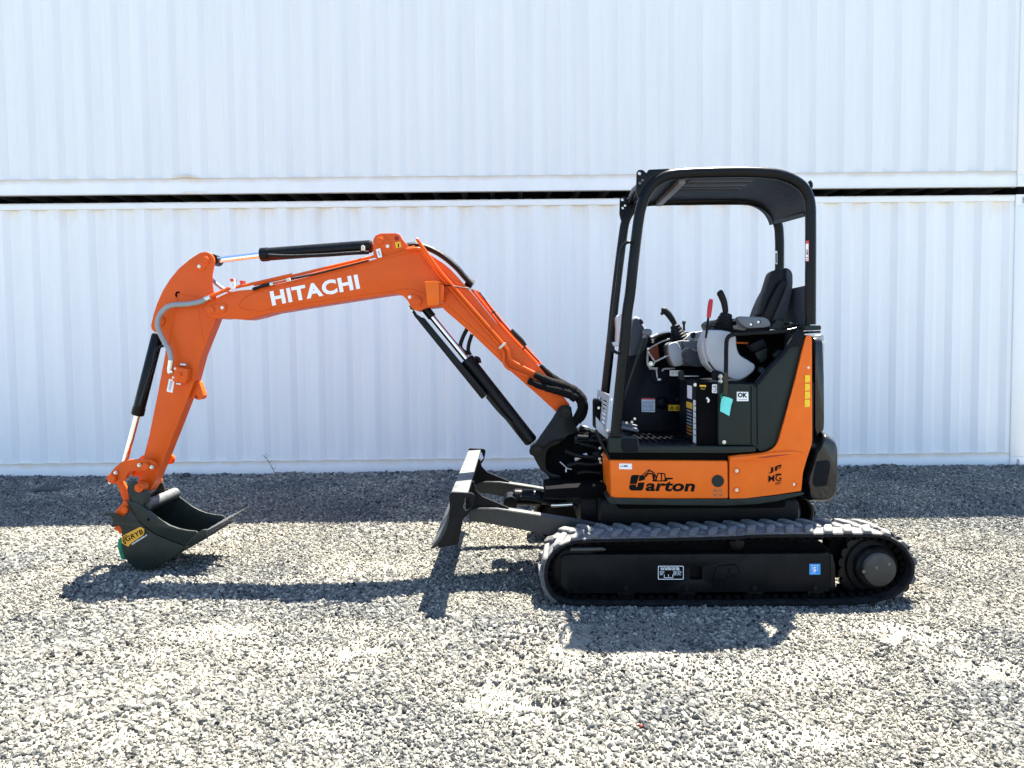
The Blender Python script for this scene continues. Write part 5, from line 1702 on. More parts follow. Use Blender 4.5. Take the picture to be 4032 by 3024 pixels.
bars('sticker_print', [ZG((1350, 936), (1362, 936)), ZG((1368, 936), (1418, 937))], YS - .0014, INKSOFT, side_panel, 2.4)

# seat box: front and near face
sb0 = at(*ZG((988, 800))[0], 4.52); sb1 = at(*ZG((1180, 1330))[0], 4.52)
m = MB(); m.box((sb0.x, 4.50, zf - .01), (sb1.x + .55, 5.02, sb0.z + .01), .012)
seat_box = m.build('seat_box', PLASTIC_N, ex)
m = MB(); m.prism(ZG((985, 775), (1180, 800), (1180, 1330), (990, 1330)), Y_BODY + .035, 4.50, .004)
m.build('box_door', DARK, seat_box)
sticker('code_label', ZG((1115, 803), (1158, 803), (1157, 882), (1114, 878)), Y_BODY + .0348, WHITE_ST, seat_box, 3, .0014)
_r = random.Random(5)
_l = []
for i in range(14):
    x, y = ZG((_r.uniform(1122, 1148), _r.uniform(812, 870)))[0]
    _l.append(((x, y), (x + _r.uniform(2, 5), y + _r.uniform(-2, 2))))
bars('label_text', _l, Y_BODY + .0333, INK, seat_box, 2.0)
sticker('caution_label', ZG((1005, 808), (1063, 810), (1063, 860), (1005, 857)), Y_BODY + .0348, INK, seat_box, 1, .0012)
sticker('caution_head', ZG((1006, 809), (1062, 811), (1062, 826), (1006, 823)), Y_BODY + .0336, YELLOW_ST, seat_box, 0, .0006)
bars('caution_print', [ZG((1014, 832), (1028, 850)), ZG((1030, 832), (1040, 850)), ZG((1042, 850), (1056, 834))], Y_BODY + .0336, paint('olive_print', (.35, .27, .03), .5), seat_box, 1.6)
pipe('door_latch', ZG((1066, 920), (1082, 935), (1084, 950), (1074, 958)), Y_BODY + .03, .006, WHITE_ST, seat_box, 4, 8)
bolt(*ZG((970, 808))[0], 4.47, .010, seat_box, up=.01)
# stickers on the face turned to the front: built on the plane x = front
def front_sticker(name, zt, zb, ya, yb, mat, n=0, t=.0015, parent=None, X=None):
    xf = (X if X is not None else sb0.x) - t
    m = MB(); m.box((xf, ya, zb), (xf + t, yb, zt))
    return m.build(name, mat, parent or seat_box, smooth=0)


zt_ = sb0.z
front_sticker('service_label', zt_ - .02, zt_ - .10, 4.66, 4.78, WHITE_ST)
front_sticker('caution_label', zt_ - .12, zt_ - .34, 4.64, 4.80, INK)
front_sticker('caution_head', zt_ - .122, zt_ - .16, 4.642, 4.798, YELLOW_ST, t=.0022)
for i in range(8):
    front_sticker('caution_line', zt_ - .172 - i * .02, zt_ - .180 - i * .02, 4.655, 4.785, paint('amber_dim', (.45, .18, .02), .5) if i > 4 else INKSOFT, t=.002)
front_sticker('notice_label', zt_ - .10, zt_ - .36, 4.53, 4.62, WHITE_ST)
for i in range(6):
    front_sticker('notice_line', zt_ - .13 - i * .035, zt_ - .138 - i * .035, 4.545, 4.60, INKSOFT, t=.002)

# ---- right-hand console wall behind the floor
YW_IN = 5.22
wall_px = ZG((425, 235), (470, 228), (600, 424), (560, 470), (565, 640), (600, 660), (890, 664), (1180, 700), (1180, 1290), (325, 1290), (338, 900), (380, 500))
m = MB(); m.prism(fillet(wall_px, 6), YW_IN, YW_IN + .45, .008)
console = m.build('side_console', PLASTIC_N, ex, label='black side console wall behind the floor')
pipe('console_edge', ZG((432, 232), (470, 228), (530, 320), (600, 425), (590, 436)), YW_IN - .006, .007, WHITE_ST, console, 2, 8)  # lit rim of the console drawn as a white strip
pipe('console_edge', ZG((556, 480), (553, 600), (560, 640), (590, 662), (640, 664)), YW_IN - .005, .008, LAMPGREY, console, 3, 8)
pipe('console_edge', ZG((565, 668), (620, 670), (632, 690), (636, 745)), YW_IN - .004, .006, LAMPGREY, console, 2, 8)
pipe('console_edge', ZG((680, 690), (690, 672), (720, 668), (790, 664)), YW_IN - .004, .006, LAMPGREY, console, 2, 8)
sticker('bright_tab', ZG((636, 752), (670, 752), (670, 770), (640, 772)), YW_IN - .001, WHITE_ST, console, 4, .006)
pipe('pocket_line', ZG((568, 670), (572, 740), (600, 785), (660, 792), (715, 775), (732, 720), (732, 672)), YW_IN, .003, DARK, console, 3, 6)
pipe('pocket_line', ZG((890, 748), (752, 746), (752, 940), (800, 948), (890, 948)), YW_IN, .003, DARK, console, 0, 6)
c0 = at(*ZG((677, 962))[0], YW_IN)
m = MB(); m.lathe((c0.x, YW_IN - .035, c0.z), (c0.x, YW_IN, c0.z), [(0, .01), (.006, .03), (.02, .04), (.035, .045)], 24); m.build('round_knob', PLASTIC_N, console)
c0 = at(*ZG((818, 940))[0], YW_IN)
m = MB(); m.lathe((c0.x, YW_IN - .02, c0.z), (c0.x, YW_IN, c0.z), [(0, .01), (.006, .02), (.02, .026)], 20); m.build('round_knob', PLASTIC_N, console)
plate('interior_backing', ZG((590, 432), (640, 388), (740, 352), (900, 348), (1060, 365), (1100, 700), (560, 690), (558, 480)), 5.23, 5.5, DARK, console, 6, .004)  # dark plate added to stand for the shaded interior
# monitor housing rising at the front
plate('monitor_housing', ZG((285, 215), (305, 195), (340, 192), (352, 260), (330, 460), (285, 470), (290, 330)), 5.05, 5.25, LAMPGREY, console, 6, .005)
plate('monitor_housing', ZG((432, 235), (462, 236), (560, 400), (540, 470), (500, 540), (400, 560), (405, 400)), 5.02, 5.2, SEATG, console, 8, .006)
plate('monitor_knob', ZG((476, 232), (500, 235), (518, 262), (514, 282), (490, 270)), 5.08, 5.14, PLASTIC, console, 6, .004)
# stickers on it
sticker('notice_sticker', ZG((500, 922), (617, 924), (617, 1046), (502, 1043)), YW_IN, WHITE_ST, console, 1, .0015, 'white notice sticker with a red header')
sticker('notice_head', ZG((500, 922), (617, 924), (617, 937), (500, 935)), YW_IN - .0015, RED_ST, console, 0, .0008)
_x0, _y0 = ZG((508, 945))[0]; _x1, _y1 = ZG((612, 1038))[0]
textlines('notice_text', _x0, _y0, _x1, _y1, 8, YW_IN - .0016, paint('blue_print', (.08, .22, .42), .6), console, 2.4, 8)
sticker('warning_sticker', ZG((733, 982), (890, 984), (890, 1037), (734, 1034)), YW_IN, YELLOW_ST, console, 1, .0015, 'yellow sticker with three warning signs')
_t = []
for cx_ in (765, 812):
    _t += [ZG((cx_ - 15, 1022), (cx_, 996)), ZG((cx_, 996), (cx_ + 15, 1022)), ZG((cx_ + 15, 1022), (cx_ - 15, 1022)), ZG((cx_, 1005), (cx_, 1016))]
_t += [ZG((842, 1000), (860, 1004)), ZG((860, 1004), (878, 1000)), ZG((842, 1000), (842, 1020)), ZG((878, 1000), (878, 1020)), ZG((842, 1020), (878, 1020)), ZG((860, 1004), (860, 1020))]
bars('warning_signs', _t, YW_IN - .0016, INK, console, 2.0)
sticker('diagram_sticker', ZG((752, 682), (850, 682), (850, 732), (752, 732)), YW_IN - .03, WHITE_ST, console, 2, .03)
bars('diagram_print', [ZG((762, 700), (772, 715)), ZG((772, 700), (785, 700)), ZG((800, 712), (808, 695)), ZG((812, 712), (830, 698)), ZG((830, 698), (840, 705))], YW_IN - .0605, INKSOFT, console, 2)

# ---- right joystick pod (far side) with its lever
YP = 5.06
pod_px = ZK((608, 520), (645, 495), (780, 462), (860, 470), (1060, 440), (1090, 480), (1100, 700), (1090, 800), (900, 805), (780, 800), (690, 812), (660, 760), (625, 690), (606, 600))
plate('joystick_pod', pod_px, YP, YP + .20, MIDGREY, ex, 14, .02, label='grey pod under the far joystick')
podR = [o for o in ex.children if o.name.startswith('joystick_pod')][-1]
plate('pod_shell', ZK((608, 520), (645, 497), (720, 480), (790, 600), (830, 700), (800, 795), (690, 812), (660, 760), (625, 690), (606, 600)), YP - .02, YP + .05, GREYP, podR, 14, .012)
plate('pod_top', ZK((820, 440), (900, 372), (1000, 350), (1075, 340), (1090, 440), (1075, 478), (860, 478)), YP + .02, YP + .22, GREYP, podR, 6, .008)
plate('switch_block', ZK((895, 372), (955, 352), (962, 400), (935, 440), (905, 436)), YP, YP + .04, PLASTIC, podR, 5, .004)
plate('switch_block', ZK((1005, 420), (1060, 400), (1066, 432), (1010, 442)), YP, YP + .04, PLASTIC, podR, 5, .004)
pipe('pod_groove', ZK((775, 480), (800, 560), (825, 650), (835, 790)), YP - .021, .0025, DARK, podR, 3, 6)
# arm rest part seen under the pod
plate('wrist_rest', ZK((835, 610), (880, 570), (930, 556), (1050, 565), (1110, 600), (1115, 810), (960, 818), (870, 790), (838, 740), (850, 700), (830, 670)), 4.86, 5.0, SEATG, podR, 14, .014)
plate('wrist_rest', ZK((900, 570), (1040, 570), (1060, 600), (960, 618), (915, 592)), 4.85, 4.9, MIDGREY, podR, 8, .006)
plate('cover_flap', ZK((395, 425), (520, 372), (620, 345), (625, 365), (520, 400), (400, 450)), 5.1, 5.2, PLASTIC, podR, 4, .004)
pipe('cover_edge', ZK((385, 425), (440, 395), (530, 362), (625, 345)), 5.09, .006, WHITE_ST, podR, 3, 8)
pipe('cover_edge', ZK((330, 590), (420, 530), (520, 480), (620, 445)), 5.15, .005, LAMPGREY, podR, 3, 8)
pipe('support_strut', ZK((430, 745), (520, 700), (620, 655)), 5.12, .006, LAMPGREY, podR, 0, 8)
pipe('support_strut', ZK((340, 620), (430, 745), (400, 800)), 5.12, .006, LAMPGREY, podR, 0, 8)
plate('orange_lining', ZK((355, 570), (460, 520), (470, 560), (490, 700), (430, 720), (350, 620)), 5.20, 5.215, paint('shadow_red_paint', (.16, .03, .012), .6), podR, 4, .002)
bolt(*ZK((380, 772))[0], 5.12, .016, podR, up=.02)


def boot(name, a, c, r0, r1, n, parent, mat=HOSE):
    Ln = (Vector(c) - Vector(a)).length
    prof = []
    for i in range(n):
        t0, t1 = i / n, (i + .5) / n
        ra = r0 + (r1 - r0) * t0
        prof += [(Ln * t0, ra), (Ln * (t0 + .18 / n), ra * 1.05), (Ln * (t0 + .62 / n), ra * .93), (Ln * t1 + Ln * .35 / n, ra * .86)]
    prof.append((Ln, r1 * .7))
    m = MB(); m.lathe(a, c, prof, 22)
    return m.build(name, mat, parent, smooth=60)


a = at(*ZK((755, 470))[0], YP + .08); c = at(*ZK((683, 262))[0], YP + .08)
boot('joystick_boot', a, c, .062, .026, 6, podR)
pipe('joystick_grip', ZK((690, 275), (668, 220), (630, 160), (590, 110), (545, 76), (512, 72)), YP + .08, [.0165, .018, .020, .0215, .021, .022, .014], HOSE, podR, 6, 14)
pipe('thumb_switch', ZK((510, 100), (530, 130)), YP + .06, .010, HOSE, podR, 0)
pipe('blade_lever', ZK((808, 340), (806, 270), (806, 232)), YP + .1, [.009, .008, .011], PLASTIC, podR, 3)
m = MB(); c0 = at(*ZK((806, 228))[0], YP + .1); m.lathe(c0 - Vector((0, 0, .012)), c0 + Vector((0, 0, .010)), [(0, .008), (.004, .013), (.016, .013), (.022, .008)], 16); m.build('lever_knob', PLASTIC, podR)
# travel lever in front
pipe('travel_lever', ZG((522, 395), (490, 500), (440, 650), (390, 800), (348, 935)), 4.98, .0095, PLASTIC, ex, 0, 10)
tv = [o for o in ex.children if o.name.startswith('travel_lever')][-1]
pipe('lever_sleeve', ZG((522, 400), (478, 540)), 4.98, .014, PLASTIC, tv, 0, 12)
c0 = at(*ZG((545, 352))[0], 4.98)
m = MB(); m.lathe(c0 + Vector((-.028, 0, .004)), c0 + Vector((.034, 0, -.002)), [(0, .006), (.006, .018), (.028, .024), (.05, .022), (.060, .010)], 18); m.build('lever_knob', MIDGREY, tv)
pipe('knob_neck', ZG((520, 402), (538, 362)), 4.98, .014, MIDGREY, tv, 0, 12)

# ---- left joystick pod (near side)
YN = 4.53
pod2 = ZK((1128, 325, 10), (1300, 330), (1415, 352), (1492, 412, 10), (1497, 560, 30), (1535, 660, 30), (1640, 720), (1738, 782, 20), (1742, 830, 20), (1700, 890), (1590, 970, 30), (1500, 993, 20), (1420, 966), (1330, 906), (1230, 860), (1155, 760), (1102, 640), (1092, 520), (1106, 400))
m = MB(); m.prism(fillet(pod2, 8, 5), YN, YN + .17, .030, seg=4)
podL = m.build('joystick_pod', GREYP, ex, label='light grey rounded pod under the near joystick')
plate('pod_trim', ZK((1058, 440), (1105, 345), (1125, 330), (1100, 430), (1092, 540), (1105, 650), (1160, 775), (1225, 855), (1195, 878), (1100, 780), (1060, 660), (1040, 540)), YN + .035, YN + .16, GREYP, podL, 8, .010)
plate('pod_gap', ZK((1120, 745), (1180, 740), (1230, 860), (1330, 905), (1330, 940), (1240, 900)), YN + .02, YN + .10, DARK, podL, 5, .002)
a = at(*ZK((1305, 352))[0], YN + .08); c = at(*ZK((1362, 108))[0], YN + .08)
boot('joystick_boot', a, c, .070, .030, 6, podL)
pipe('joystick_grip', ZL((188, 770), (182, 700), (168, 630), (148, 575), (120, 515), (98, 488)), YN + .08, [.0165, .018, .019, .020, .0205, .021, .014], HOSE, podL, 6, 14)
pipe('lock_lever', ZG((1062, 400), (1068, 330), (1080, 230), (1092, 140)), 4.54, .0068, PLASTIC_N, podL, 3)
pipe('lock_grip', ZG((1085, 222), (1092, 160), (1100, 100), (1106, 62)), 4.54, [.0115, .0135, .0145, .0135, .010], REDGRIP, podL, 5, 14, 'red hand grip of the lock lever')
# black guard bar over the pod
pipe('guard_bar', [q + (y_,) for q, y_ in zip(ZG((1240, 905), (1234, 800), (1236, 640), (1238, 470), (1248, 405), (1290, 372), (1400, 362), (1600, 352), (1760, 340), (1850, 322)), (4.398, 4.40, 4.42, 4.45, 4.46, 4.47, 4.47, 4.47, 4.47, 4.47))], 4.47, .0125, BLACK, ex, 5, 14)
plate('belt_strap', ZG((1218, 700), (1250, 700), (1254, 800), (1245, 910), (1215, 890)), 4.380, 4.384, paint('olive_webbing', (.040, .034, .018), .8, bump=.8, bscale=300), ex, 2, .001)
bolt(*ZK((1290, 938))[0], 4.50, .0135, podL, up=.02)
bolt(*ZK((1290, 1005))[0], 4.50, .0135, podL, up=.02)
plate('lever_box', ZK((1200, 860), (1320, 880), (1325, 1010), (1200, 985)), 4.50, 4.56, PLASTIC_N, podL, 6, .005)
plate('lower_link', ZK((790, 925), (1000, 928), (1000, 938), (790, 940)), 4.8, 4.81, LAMPGREY, podR, 2, .001)
plate('latch_block', ZK((755, 880), (800, 850), (830, 990), (760, 985)), 4.8, 4.86, PLASTIC, podR, 5, .004)

# ---- seat
m = MB()
back = ZL((650, 830), (700, 690, 40), (765, 540, 40), (835, 425, 30), (875, 320, 40), (910, 235, 30), (950, 190, 30), (990, 176, 20), (1035, 200, 30), (1068, 255, 30), (1072, 420, 30), (1045, 560, 40), (995, 740), (950, 900), (700, 880))
m.prism(fillet(back, 10, 5), 4.63, 4.88, .028, seg=4)
seat = m.build('seat', SEATM, ex, label='black operator seat with grey side')
plate('seat_side', ZL((990, 182, 10), (1040, 208, 25), (1066, 260, 25), (1070, 420, 30), (1035, 590, 30), (965, 865, 10), (880, 860), (820, 930), (776, 905), (868, 700), (960, 480, 20), (996, 385, 10), (984, 270)), 4.612, 4.66, SEATG, seat, 8, .012)
plate('seat_bolster', ZL((690, 815), (760, 640), (880, 400), (930, 350, 20), (985, 345, 15), (995, 385, 15), (960, 480), (868, 700), (776, 905), (700, 860)), 4.585, 4.70, SEATM, seat, 10, .016)
plate('back_cushion', ZL((640, 800), (660, 640), (735, 420), (790, 240, 25), (870, 195, 20), (940, 190, 20), (940, 320), (850, 430), (740, 640), (690, 810)), 4.615, 4.72, SEATM, seat, 10, .014)
plate('seat_cushion', ZL((40, 905), (120, 850), (480, 835), (760, 870), (800, 960), (760, 1010), (90, 1010)), 4.66, 5.02, SEATM, seat, 20, .03)
plate('armrest', ZL((340, 835, 15), (372, 812, 10), (700, 828), (755, 860, 20), (780, 905, 20), (776, 945, 15), (700, 962), (540, 970), (480, 972, 30), (410, 930, 30), (358, 870)), 4.50, 4.55, MIDGREY, ex, 8, .010, label='grey arm rest shell with two screws')
ar = [o for o in ex.children if o.name.startswith('armrest')][-1]
for q in ((525, 920), (622, 888)):
    x, y = ZL(q)[0]
    sticker('screw_recess', circ(x, y, 8.5, 18), 4.50, DARK, ar, 0, .001)
    bolt(x - 1, y, 4.4985, .0085, ar, up=.004)
plate('armrest_back', ZL((290, 860), (350, 845), (400, 930), (470, 975), (440, 1000), (290, 975)), 4.56, 4.66, MIDGREY, ar, 6, .006)
sticker('screw_recess', circ(*ZL((305, 905))[0], 9, 18), 4.56, DARK, ar, 0, .001)
plate('seat_bracket', ZL((770, 975), (860, 862), (885, 858), (955, 875), (925, 990)), 4.54, 4.62, PLASTIC, seat, 6, .005)
m = MB(); m.prism(ZL((330, 1010), (1230, 1000), (1230, 1660), (600, 1660), (500, 1400), (340, 1200)), 4.80, 5.1, .01)
m.build('seat_base', DARK, seat)
plate('seat_rail', ZL((930, 925), (1180, 925), (1180, 985), (930, 990)), 4.56, 4.62, BLACK, seat, 4, .004)
for q in ((985, 912), (1055, 908), (1140, 912)):
    pipe('rail_knob', ZL((q[0] - 20, q[1]), (q[0] + 22, q[1] + 2)), 4.58, .007, STEEL if q[0] > 1000 else PLASTIC, seat, 0, 8)
plate('buckle', ZL((495, 1190), (680, 1100), (740, 1205), (570, 1285)), 4.60, 4.66, PLASTIC_N, seat, 8, .008)
plate('buckle_strap', ZL((580, 1285), (735, 1225), (725, 1370), (662, 1425), (600, 1350)), 4.61, 4.63, PLASTIC, seat, 6, .003)
plate('buckle', ZL((880, 1250), (935, 1268), (850, 1370), (810, 1320)), 4.58, 4.62, PLASTIC, seat, 6, .004)
plate('buckle', ZL((670, 1470), (718, 1520), (670, 1580), (625, 1525)), 4.56, 4.60, SEATG, seat, 4, .004)
plate('orange_pipe', ZL((330, 1148), (490, 1152), (490, 1178), (330, 1172)), 4.72, 4.76, ORANGE2, seat, 4, .004)
# panel behind the seat
_b = at(*ZL((1235, 408))[0], 4.46)
m = MB(); m.box((_b.x, 4.458, 1.54), (_b.x + .03, 5.0, _b.z), .006); m.box((_b.x + .002, 4.60, 1.36), (_b.x + .028, 4.99, 1.545), .002); m.build('rear_bulkhead', SEATG, ex)

# ---- canopy
YC0, YC1 = 4.42, 5.19
hoop_px = ZG((272, 1245), (300, 950), (345, 500), (375, 180)) + ZF((402, 1216), (430, 950), (470, 620), (496, 480), (540, 365), (610, 270), (700, 212), (800, 190), (950, 180), (1150, 174), (1400, 172), (1600, 180), (1720, 200), (1825, 242), (1905, 300), (1950, 380), (1970, 470), (1973, 600), (1973, 900), (1972, 1200), (1971, 1500))
P = spline([at(p[0], p[1], YC0) for p in hoop_px], 5)
m = MB(); m.tube(P, [.0305] * 6 + [.031], 20)
canopy = m.build('canopy', BLACK, ex, label='black tubular four post canopy with curved roof')
far_px = ZF((231, 1660), (262, 1350), (300, 1020), (335, 750), (358, 610), (400, 520), (455, 460), (540, 432), (700, 424), (1000, 420), (1300, 418), (1450, 425), (1560, 460), (1640, 525), (1685, 620), (1700, 720), (1702, 1000))
pf = [at(p[0], p[1], YC1) for p in far_px]
pf = [pf[0] + Vector((-.05, 0, -.45))] + pf + [Vector((pf[-1].x, YC1, 1.2))]
m = MB(); m.tube(spline(pf, 5), .030, 18)
m.build('far_hoop', BLACK, canopy)
# curved roof sheet, its far edge extended past the hoop to shade the floor
roof_px = ZF((560, 330), (625, 268), (710, 222), (800, 200), (950, 190), (1150, 184), (1400, 182), (1600, 190), (1715, 210), (1812, 250), (1888, 308), (1930, 385), (1946, 470), (1948, 520))
rp = spline([at(p[0], p[1], YC0) for p in roof_px], 4)
V, Fc = [], []
cen = Vector((1.2, 0, 1.9))
far_roof = ZF((470, 458), (545, 428), (640, 420), (760, 414), (900, 411), (1080, 409), (1260, 408), (1400, 410), (1490, 422), (1560, 450), (1620, 500), (1655, 560), (1668, 606))
fp = spline([at(p[0], p[1], YC1) for p in far_roof], 4)


def along(P, t):
    L_ = [0.0]
    for a_, b_ in zip(P, P[1:]): L_.append(L_[-1] + (b_ - a_).length)
    d_ = t * L_[-1]
    i_ = min(max(int(np.searchsorted(L_, d_)) - 1, 0), len(P) - 2)
    return P[i_].lerp(P[i_ + 1], (d_ - L_[i_]) / (L_[i_ + 1] - L_[i_]))


N_R = 44
rp = [along(rp, i / N_R) for i in range(N_R + 1)]
fp = [along(fp, i / N_R) for i in range(N_R + 1)]
for p, pf_ in zip(rp, fp):
    d = (cen - Vector((p.x, 0, p.z))).normalized() * .012
    ext = (pf_ - p) * .15
    for (w_, o) in ((p, 0), (pf_ + Vector((ext.x, .13, ext.z * .3)), 0), (pf_ + Vector((ext.x, .13, ext.z * .3)), 1), (p, 1)):
        V.append((w_.x + d.x * o, w_.y + (.01 if w_ is p else 0), w_.z + d.z * o))
n = len(rp)
for i in range(n - 1):
    for j in range(4):
        Fc.append((i * 4 + j, i * 4 + (j + 1) % 4, i * 4 + 4 + (j + 1) % 4, i * 4 + 4 + j))
Fc += [(3, 2, 1, 0), tuple(range(4 * n - 4, 4 * n))]
m = MB(); m.raw(V, Fc); bmesh.ops.recalc_face_normals(m.bm, faces=m.bm.faces[:])
roof = m.build('roof', paint('roof_black_paint', (.004, .0045, .0055), .5, var=.2, spec=.10, dust_sheen=.05), canopy, smooth=40)


def under(px, py, dz=0.0):
    p = at(px, py, YC0)
    return Vector((p.x, 0, p.z - dz))


# cross bar, ribs and rear lip
a = under(*ZF((868, 218))[0])
m = MB(); m.box((a.x - .022, YC0 + .03, a.z - .03), (a.x + .018, YC1 - .03, a.z + .004), .005); m.build('cross_bar', MIDGREY, canopy)
a0, a1 = under(*ZF((900, 200))[0]), under(*ZF((1600, 200))[0])
for k, (yy, wd) in enumerate(((4.46, .10), (4.585, .10), (4.71, .05), (4.80, .02))):
    m = MB(); m.box((a0.x + .03, yy, a0.z - .012), (a1.x - .05, yy + wd, a0.z + .004), .006); m.build('roof_rib', SEATG, canopy)  # grey colour paints in the glare on the near slats
e = under(*ZF((1947, 525))[0])
m = MB(); m.tube([(e.x, YC0 + .02, e.z), tuple(fp[-1])], .017, 14); m.build('rear_lip', PLASTIC, canopy)
# plate with pressed print on the rear drop
_rr = random.Random(3)
m = MB()
for k in range(7):
    t_ = .80 + k * .021
    a_, b_ = along(rp, t_), along(fp, t_)
    dn = (cen - Vector((a_.x, 0, a_.z))).normalized() * .0135
    w_ = .30
    while w_ < .66:
        e_ = w_ + _rr.uniform(.03, .09)
        P0, P1 = a_.lerp(b_, w_) + Vector((dn.x, 0, dn.z)), a_.lerp(b_, e_) + Vector((dn.x, 0, dn.z))
        m.tube([P0, P1], .0045, 5)
        w_ = e_ + .025
m.build('safety_print', SEATG, roof, smooth=0)
# lamp brackets on the front corners
br = fillet(ZF((458, 170), (475, 152), (508, 152), (527, 165), (541, 181), (562, 150), (745, 142), (722, 165), (640, 190), (575, 250), (510, 340), (470, 400), (453, 330)), 4)
holes = [circ(*ZF((483, 183))[0], 7, 14), circ(*ZF((511, 243))[0], 5.4, 12), circ(*ZF((487, 268))[0], 5.8, 12)]
m = MB(); m.prism(br, YC0 - .006, YC0 + .006, .0015, holes); b1 = m.build('lamp_plate', BLACK, canopy)
o = b1.copy(); COL.objects.link(o); o.parent = canopy
o.location = b1.location + Vector((at(2461, 809, YC1).x - at(2530.6, 710, YC0).x, YC1 - YC0, at(2461, 809, YC1).z - at(2530.6, 710, YC0).z))
pipe('corner_tube', [ZF((400, 430))[0] + (YC1,), ZF((440, 330))[0] + (4.9,), ZF((560, 230))[0] + (4.5,)], YC0, .022, BLACK, canopy, 0, 12)
a = at(*ZF((1960, 250))[0], 4.46)
m = MB(); m.tube([(a.x, 4.46, a.z), (a.x + .012, 4.46, a.z - .02), (a.x + .008, 4.46, a.z - .04)], .010, 10, 3); m.build('roof_hook', BLACK, canopy)
# grab handles
pipe('grab_handle', ZF((425, 785), (385, 782), (352, 800), (325, 850), (312, 930), (290, 1130)) + ZG((248, 250), (222, 400), (238, 470), (262, 515), (300, 532), (325, 525)), 4.40, .0092, BLACK, canopy, 5, 10)
plate('handle_bracket', ZG((250, 435), (310, 435), (310, 475), (250, 470)), 4.42, 4.46, LAMPGREY, canopy, 3, .003)
# post feet, stickers on posts
plate('post_foot', ZG((1925, 290), (2058, 288), (2066, 300), (2066, 330), (1925, 334)), 4.39, 4.55, PLASTIC, canopy, 5, .005)
plate('post_foot', ZG((225, 1232), (330, 1236), (335, 1262), (222, 1260)), 4.39, 4.47, BLACK, canopy, 3, .003)
YPS = YC0 - .0325
sticker('post_sticker', ZF((1930, 770), (1958, 768), (1957, 952), (1930, 948)), YPS + .006, RED_ST, canopy, 1, .003, 'red and white sticker on the rear post')
sticker('post_sticker_field', ZF((1930, 795), (1954, 795), (1953, 944), (1930, 940)), YPS + .003, WHITE_ST, canopy, 0, .001)
bars('post_sticker_print', [ZF((1942, 845), (1942, 860)), ZF((1936, 868), (1950, 868)), ZF((1936, 878), (1950, 878)), ZF((1938, 888), (1950, 888)), ZF((1936, 915), (1950, 915)), ZF((1938, 930), (1946, 930))], YPS + .002, INK, canopy, 3.4)
sticker('post_sticker', ZF((1664, 858), (1682, 860), (1682, 974), (1664, 970)), YC1 - .029, WHITE_ST, canopy, 1, .001)
sticker('post_sticker_field', ZF((1668, 876), (1678, 876), (1678, 966), (1668, 964)), YC1 - .030, INK, canopy, 0, .001)
# front guard: perforated plate across the front, standing at x = front
gA = at(*ZG((250, 895))[0], YC0 + .01); gB = at(*ZG((215, 1245))[0], YC0 + .01)
xg = gA.x - .02
b = bmesh.new()
Ya, Yb, Zt, Zb = YC0 + .02, 5.03, gA.z, gB.z + .02
ou = [(Ya, Zb), (Yb, Zb), (Yb, Zt - .005), (Ya, Zt)]
lean = (gA.x - gB.x) * .9 / (Zt - Zb)


def gp(y, z): return (xg - (Zt - z) * lean, y, z)


vo = [b.verts.new(gp(*q)) for q in ou]
ee = [b.edges.new((vo[i], vo[(i + 1) % 4])) for i in range(4)]
for col_ in range(2):
    y0 = Ya + .08 + col_ * .26
    for k in range(13):
        zc = Zt - .05 - k * .0245
        if zc < Zb + .03: break
        h = [(y0, zc - .006), (y0 + .19, zc - .006), (y0 + .19, zc + .006), (y0, zc + .006)]
        vh = [b.verts.new(gp(*q)) for q in h]
        ee += [b.edges.new((vh[i], vh[(i + 1) % 4])) for i in range(4)]
bmesh.ops.triangle_fill(b, use_beauty=True, edges=ee)
r = bmesh.ops.extrude_face_region(b, geom=b.faces[:])
for g in r['geom']:
    if isinstance(g, bmesh.types.BMVert): g.co.x += .004
bmesh.ops.recalc_face_normals(b, faces=b.faces[:])
m = MB(); m.take(b)
guard = m.build('front_guard', GREYP, ex, smooth=0, label='light grey slotted guard plate at the front')
m = MB(); m.box((gB.x - .03, Ya + .30, gB.z - .02), (gB.x + .0, 5.06, Zt - .06), .03); m.build('guard_backing', DARK, guard)
for q in ((128, 1165), (175, 1245), (205, 1205), (240, 940), (128, 1010)):
    bolt(*ZG(q)[0], 4.6 if q[0] < 200 else 4.43, .008, guard, up=.008)
plate('lower_guard', ZG((105, 1090), (118, 1100), (225, 1262), (205, 1280), (110, 1205)), 4.46, 4.5, GREYP, guard, 2, .002)
pipe('diagonal_bar', ZG((100, 1200), (160, 1330), (230, 1470)), 4.44, .008, BLACK, guard, 0)


# ------------------------------------------------------------------ loose things
# paper tag tied to the guard bar
tg = fillet(ZG((1200, 915), (1212, 906), (1262, 918), (1298, 936), (1280, 985), (1262, 1080), (1225, 1058), (1188, 1040), (1192, 975)), 2)
m = MB(); m.prism(tg, 4.392, 4.3932, 0)
for v in m.bm.verts:
    v.co.y += 9.0 * (v.co.x - 1.235) ** 2 - .006
t_ = m.build('paper_tag', TAGM, None, smooth=0)
tag(t_, 'turquoise paper tag hanging from the black bar beside the seat', 'paper tag')
pipe('tag_string', ZG((1212, 912), (1196, 925), (1190, 910), (1200, 890), (1222, 880)), 4.388, .0018, GREENF, t_, 4, 6)

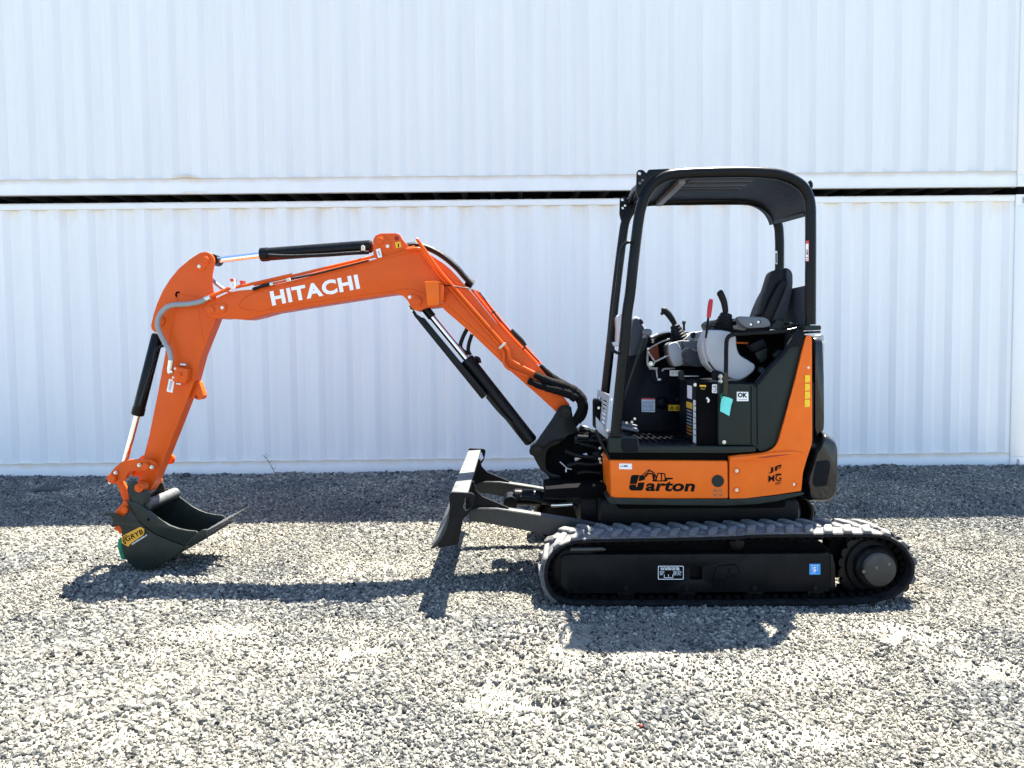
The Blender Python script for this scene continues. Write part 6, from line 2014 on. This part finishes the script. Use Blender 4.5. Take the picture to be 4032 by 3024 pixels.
# bare weed stalks by the lower container
def twig(name, pts, Y, label):
    P = [at(p[0], p[1], Y) for p in pts]
    m = MB(); m.tube(P, [.0045, .003, .002], 6, 4)
    r = random.Random(len(pts))
    for i in range(1, len(P)):
        for s in (1, -1):
            d = Vector((s * r.uniform(.012, .03), r.uniform(-.01, .01), r.uniform(.008, .03)))
            m.tube([P[i], P[i] + d], [.002, .0012], 5)
            c = P[i] + d
            m.tube([c, c + Vector((.004, 0, .007))], [.0035, .001], 6)
    o = m.build(name, TWIG, None)
    tag(o, label, 'weed', None)
    return o


tw = twig('dry_weed', ZB((1242, 822), (1225, 790), (1205, 745), (1180, 700), (1158, 670), (1150, 658)), 8.02, 'bare dry weed stalk leaning on the white container right of the bucket')
twig('dry_weed', ZE((372, 440), (350, 410), (332, 388)), 8.02, 'short dark twig at the container foot behind the dozer blade')
twig('dry_weed', zoom(3200, 700, 1.276)((758, 1655), (768, 1620), (772, 1590), (778, 1575)), 6.9, 'thin pale grass stalk in the shaded gravel right of the excavator')


def rock(name, px, py, Y, sx, sy, sz, mat, label, seed, parent=None):
    b = bmesh.new()
    bmesh.ops.create_icosphere(b, subdivisions=3, radius=1)
    r = np.random.default_rng(seed)
    dirs = r.normal(size=(9, 3)); dirs /= np.linalg.norm(dirs, axis=1)[:, None]
    lv = r.uniform(.55, .9, 9)
    for v in b.verts:
        for d, l in zip(dirs, lv):
            dd = Vector(d); k = v.co.dot(dd)
            if k > l: v.co -= dd * (k - l)
        v.co = Vector((v.co.x * sx, v.co.y * sy, v.co.z * sz))
    p = at(px, py, Y)
    z = float(gz(p.x, Y))
    for v in b.verts: v.co += Vector((p.x, Y, z + sz * .55))
    m = MB(); m.take(b)
    o = m.build(name, mat, None, smooth=30)
    tag(o, label, 'rock')
    return o


rock('rock', 735, 1885, 7.95, .045, .04, .045, ROCK_DARK, 'dark rock lump against the container foot just right of the arm', 3)
rock('rock', 185, 1930, 7.35, .14, .12, .035, ROCK_DARK, 'flat dark slab lying on the shaded gravel at the far left', 4)
rock('rock', 1570, 2550, 3.65, .024, .022, .014, ROCK_DARK, 'small black stone on the sunlit gravel below the boom shadow', 5)
rock('rock', 2520, 2905, 2.84, .012, .010, .009, ROCK_RED, 'tiny dark red stone at the bottom of the yard', 6)
rock('rock', 3975, 1842, 7.95, .05, .05, .03, ROCK_DARK, 'dark rock lump at the corner post of the lower container', 9)
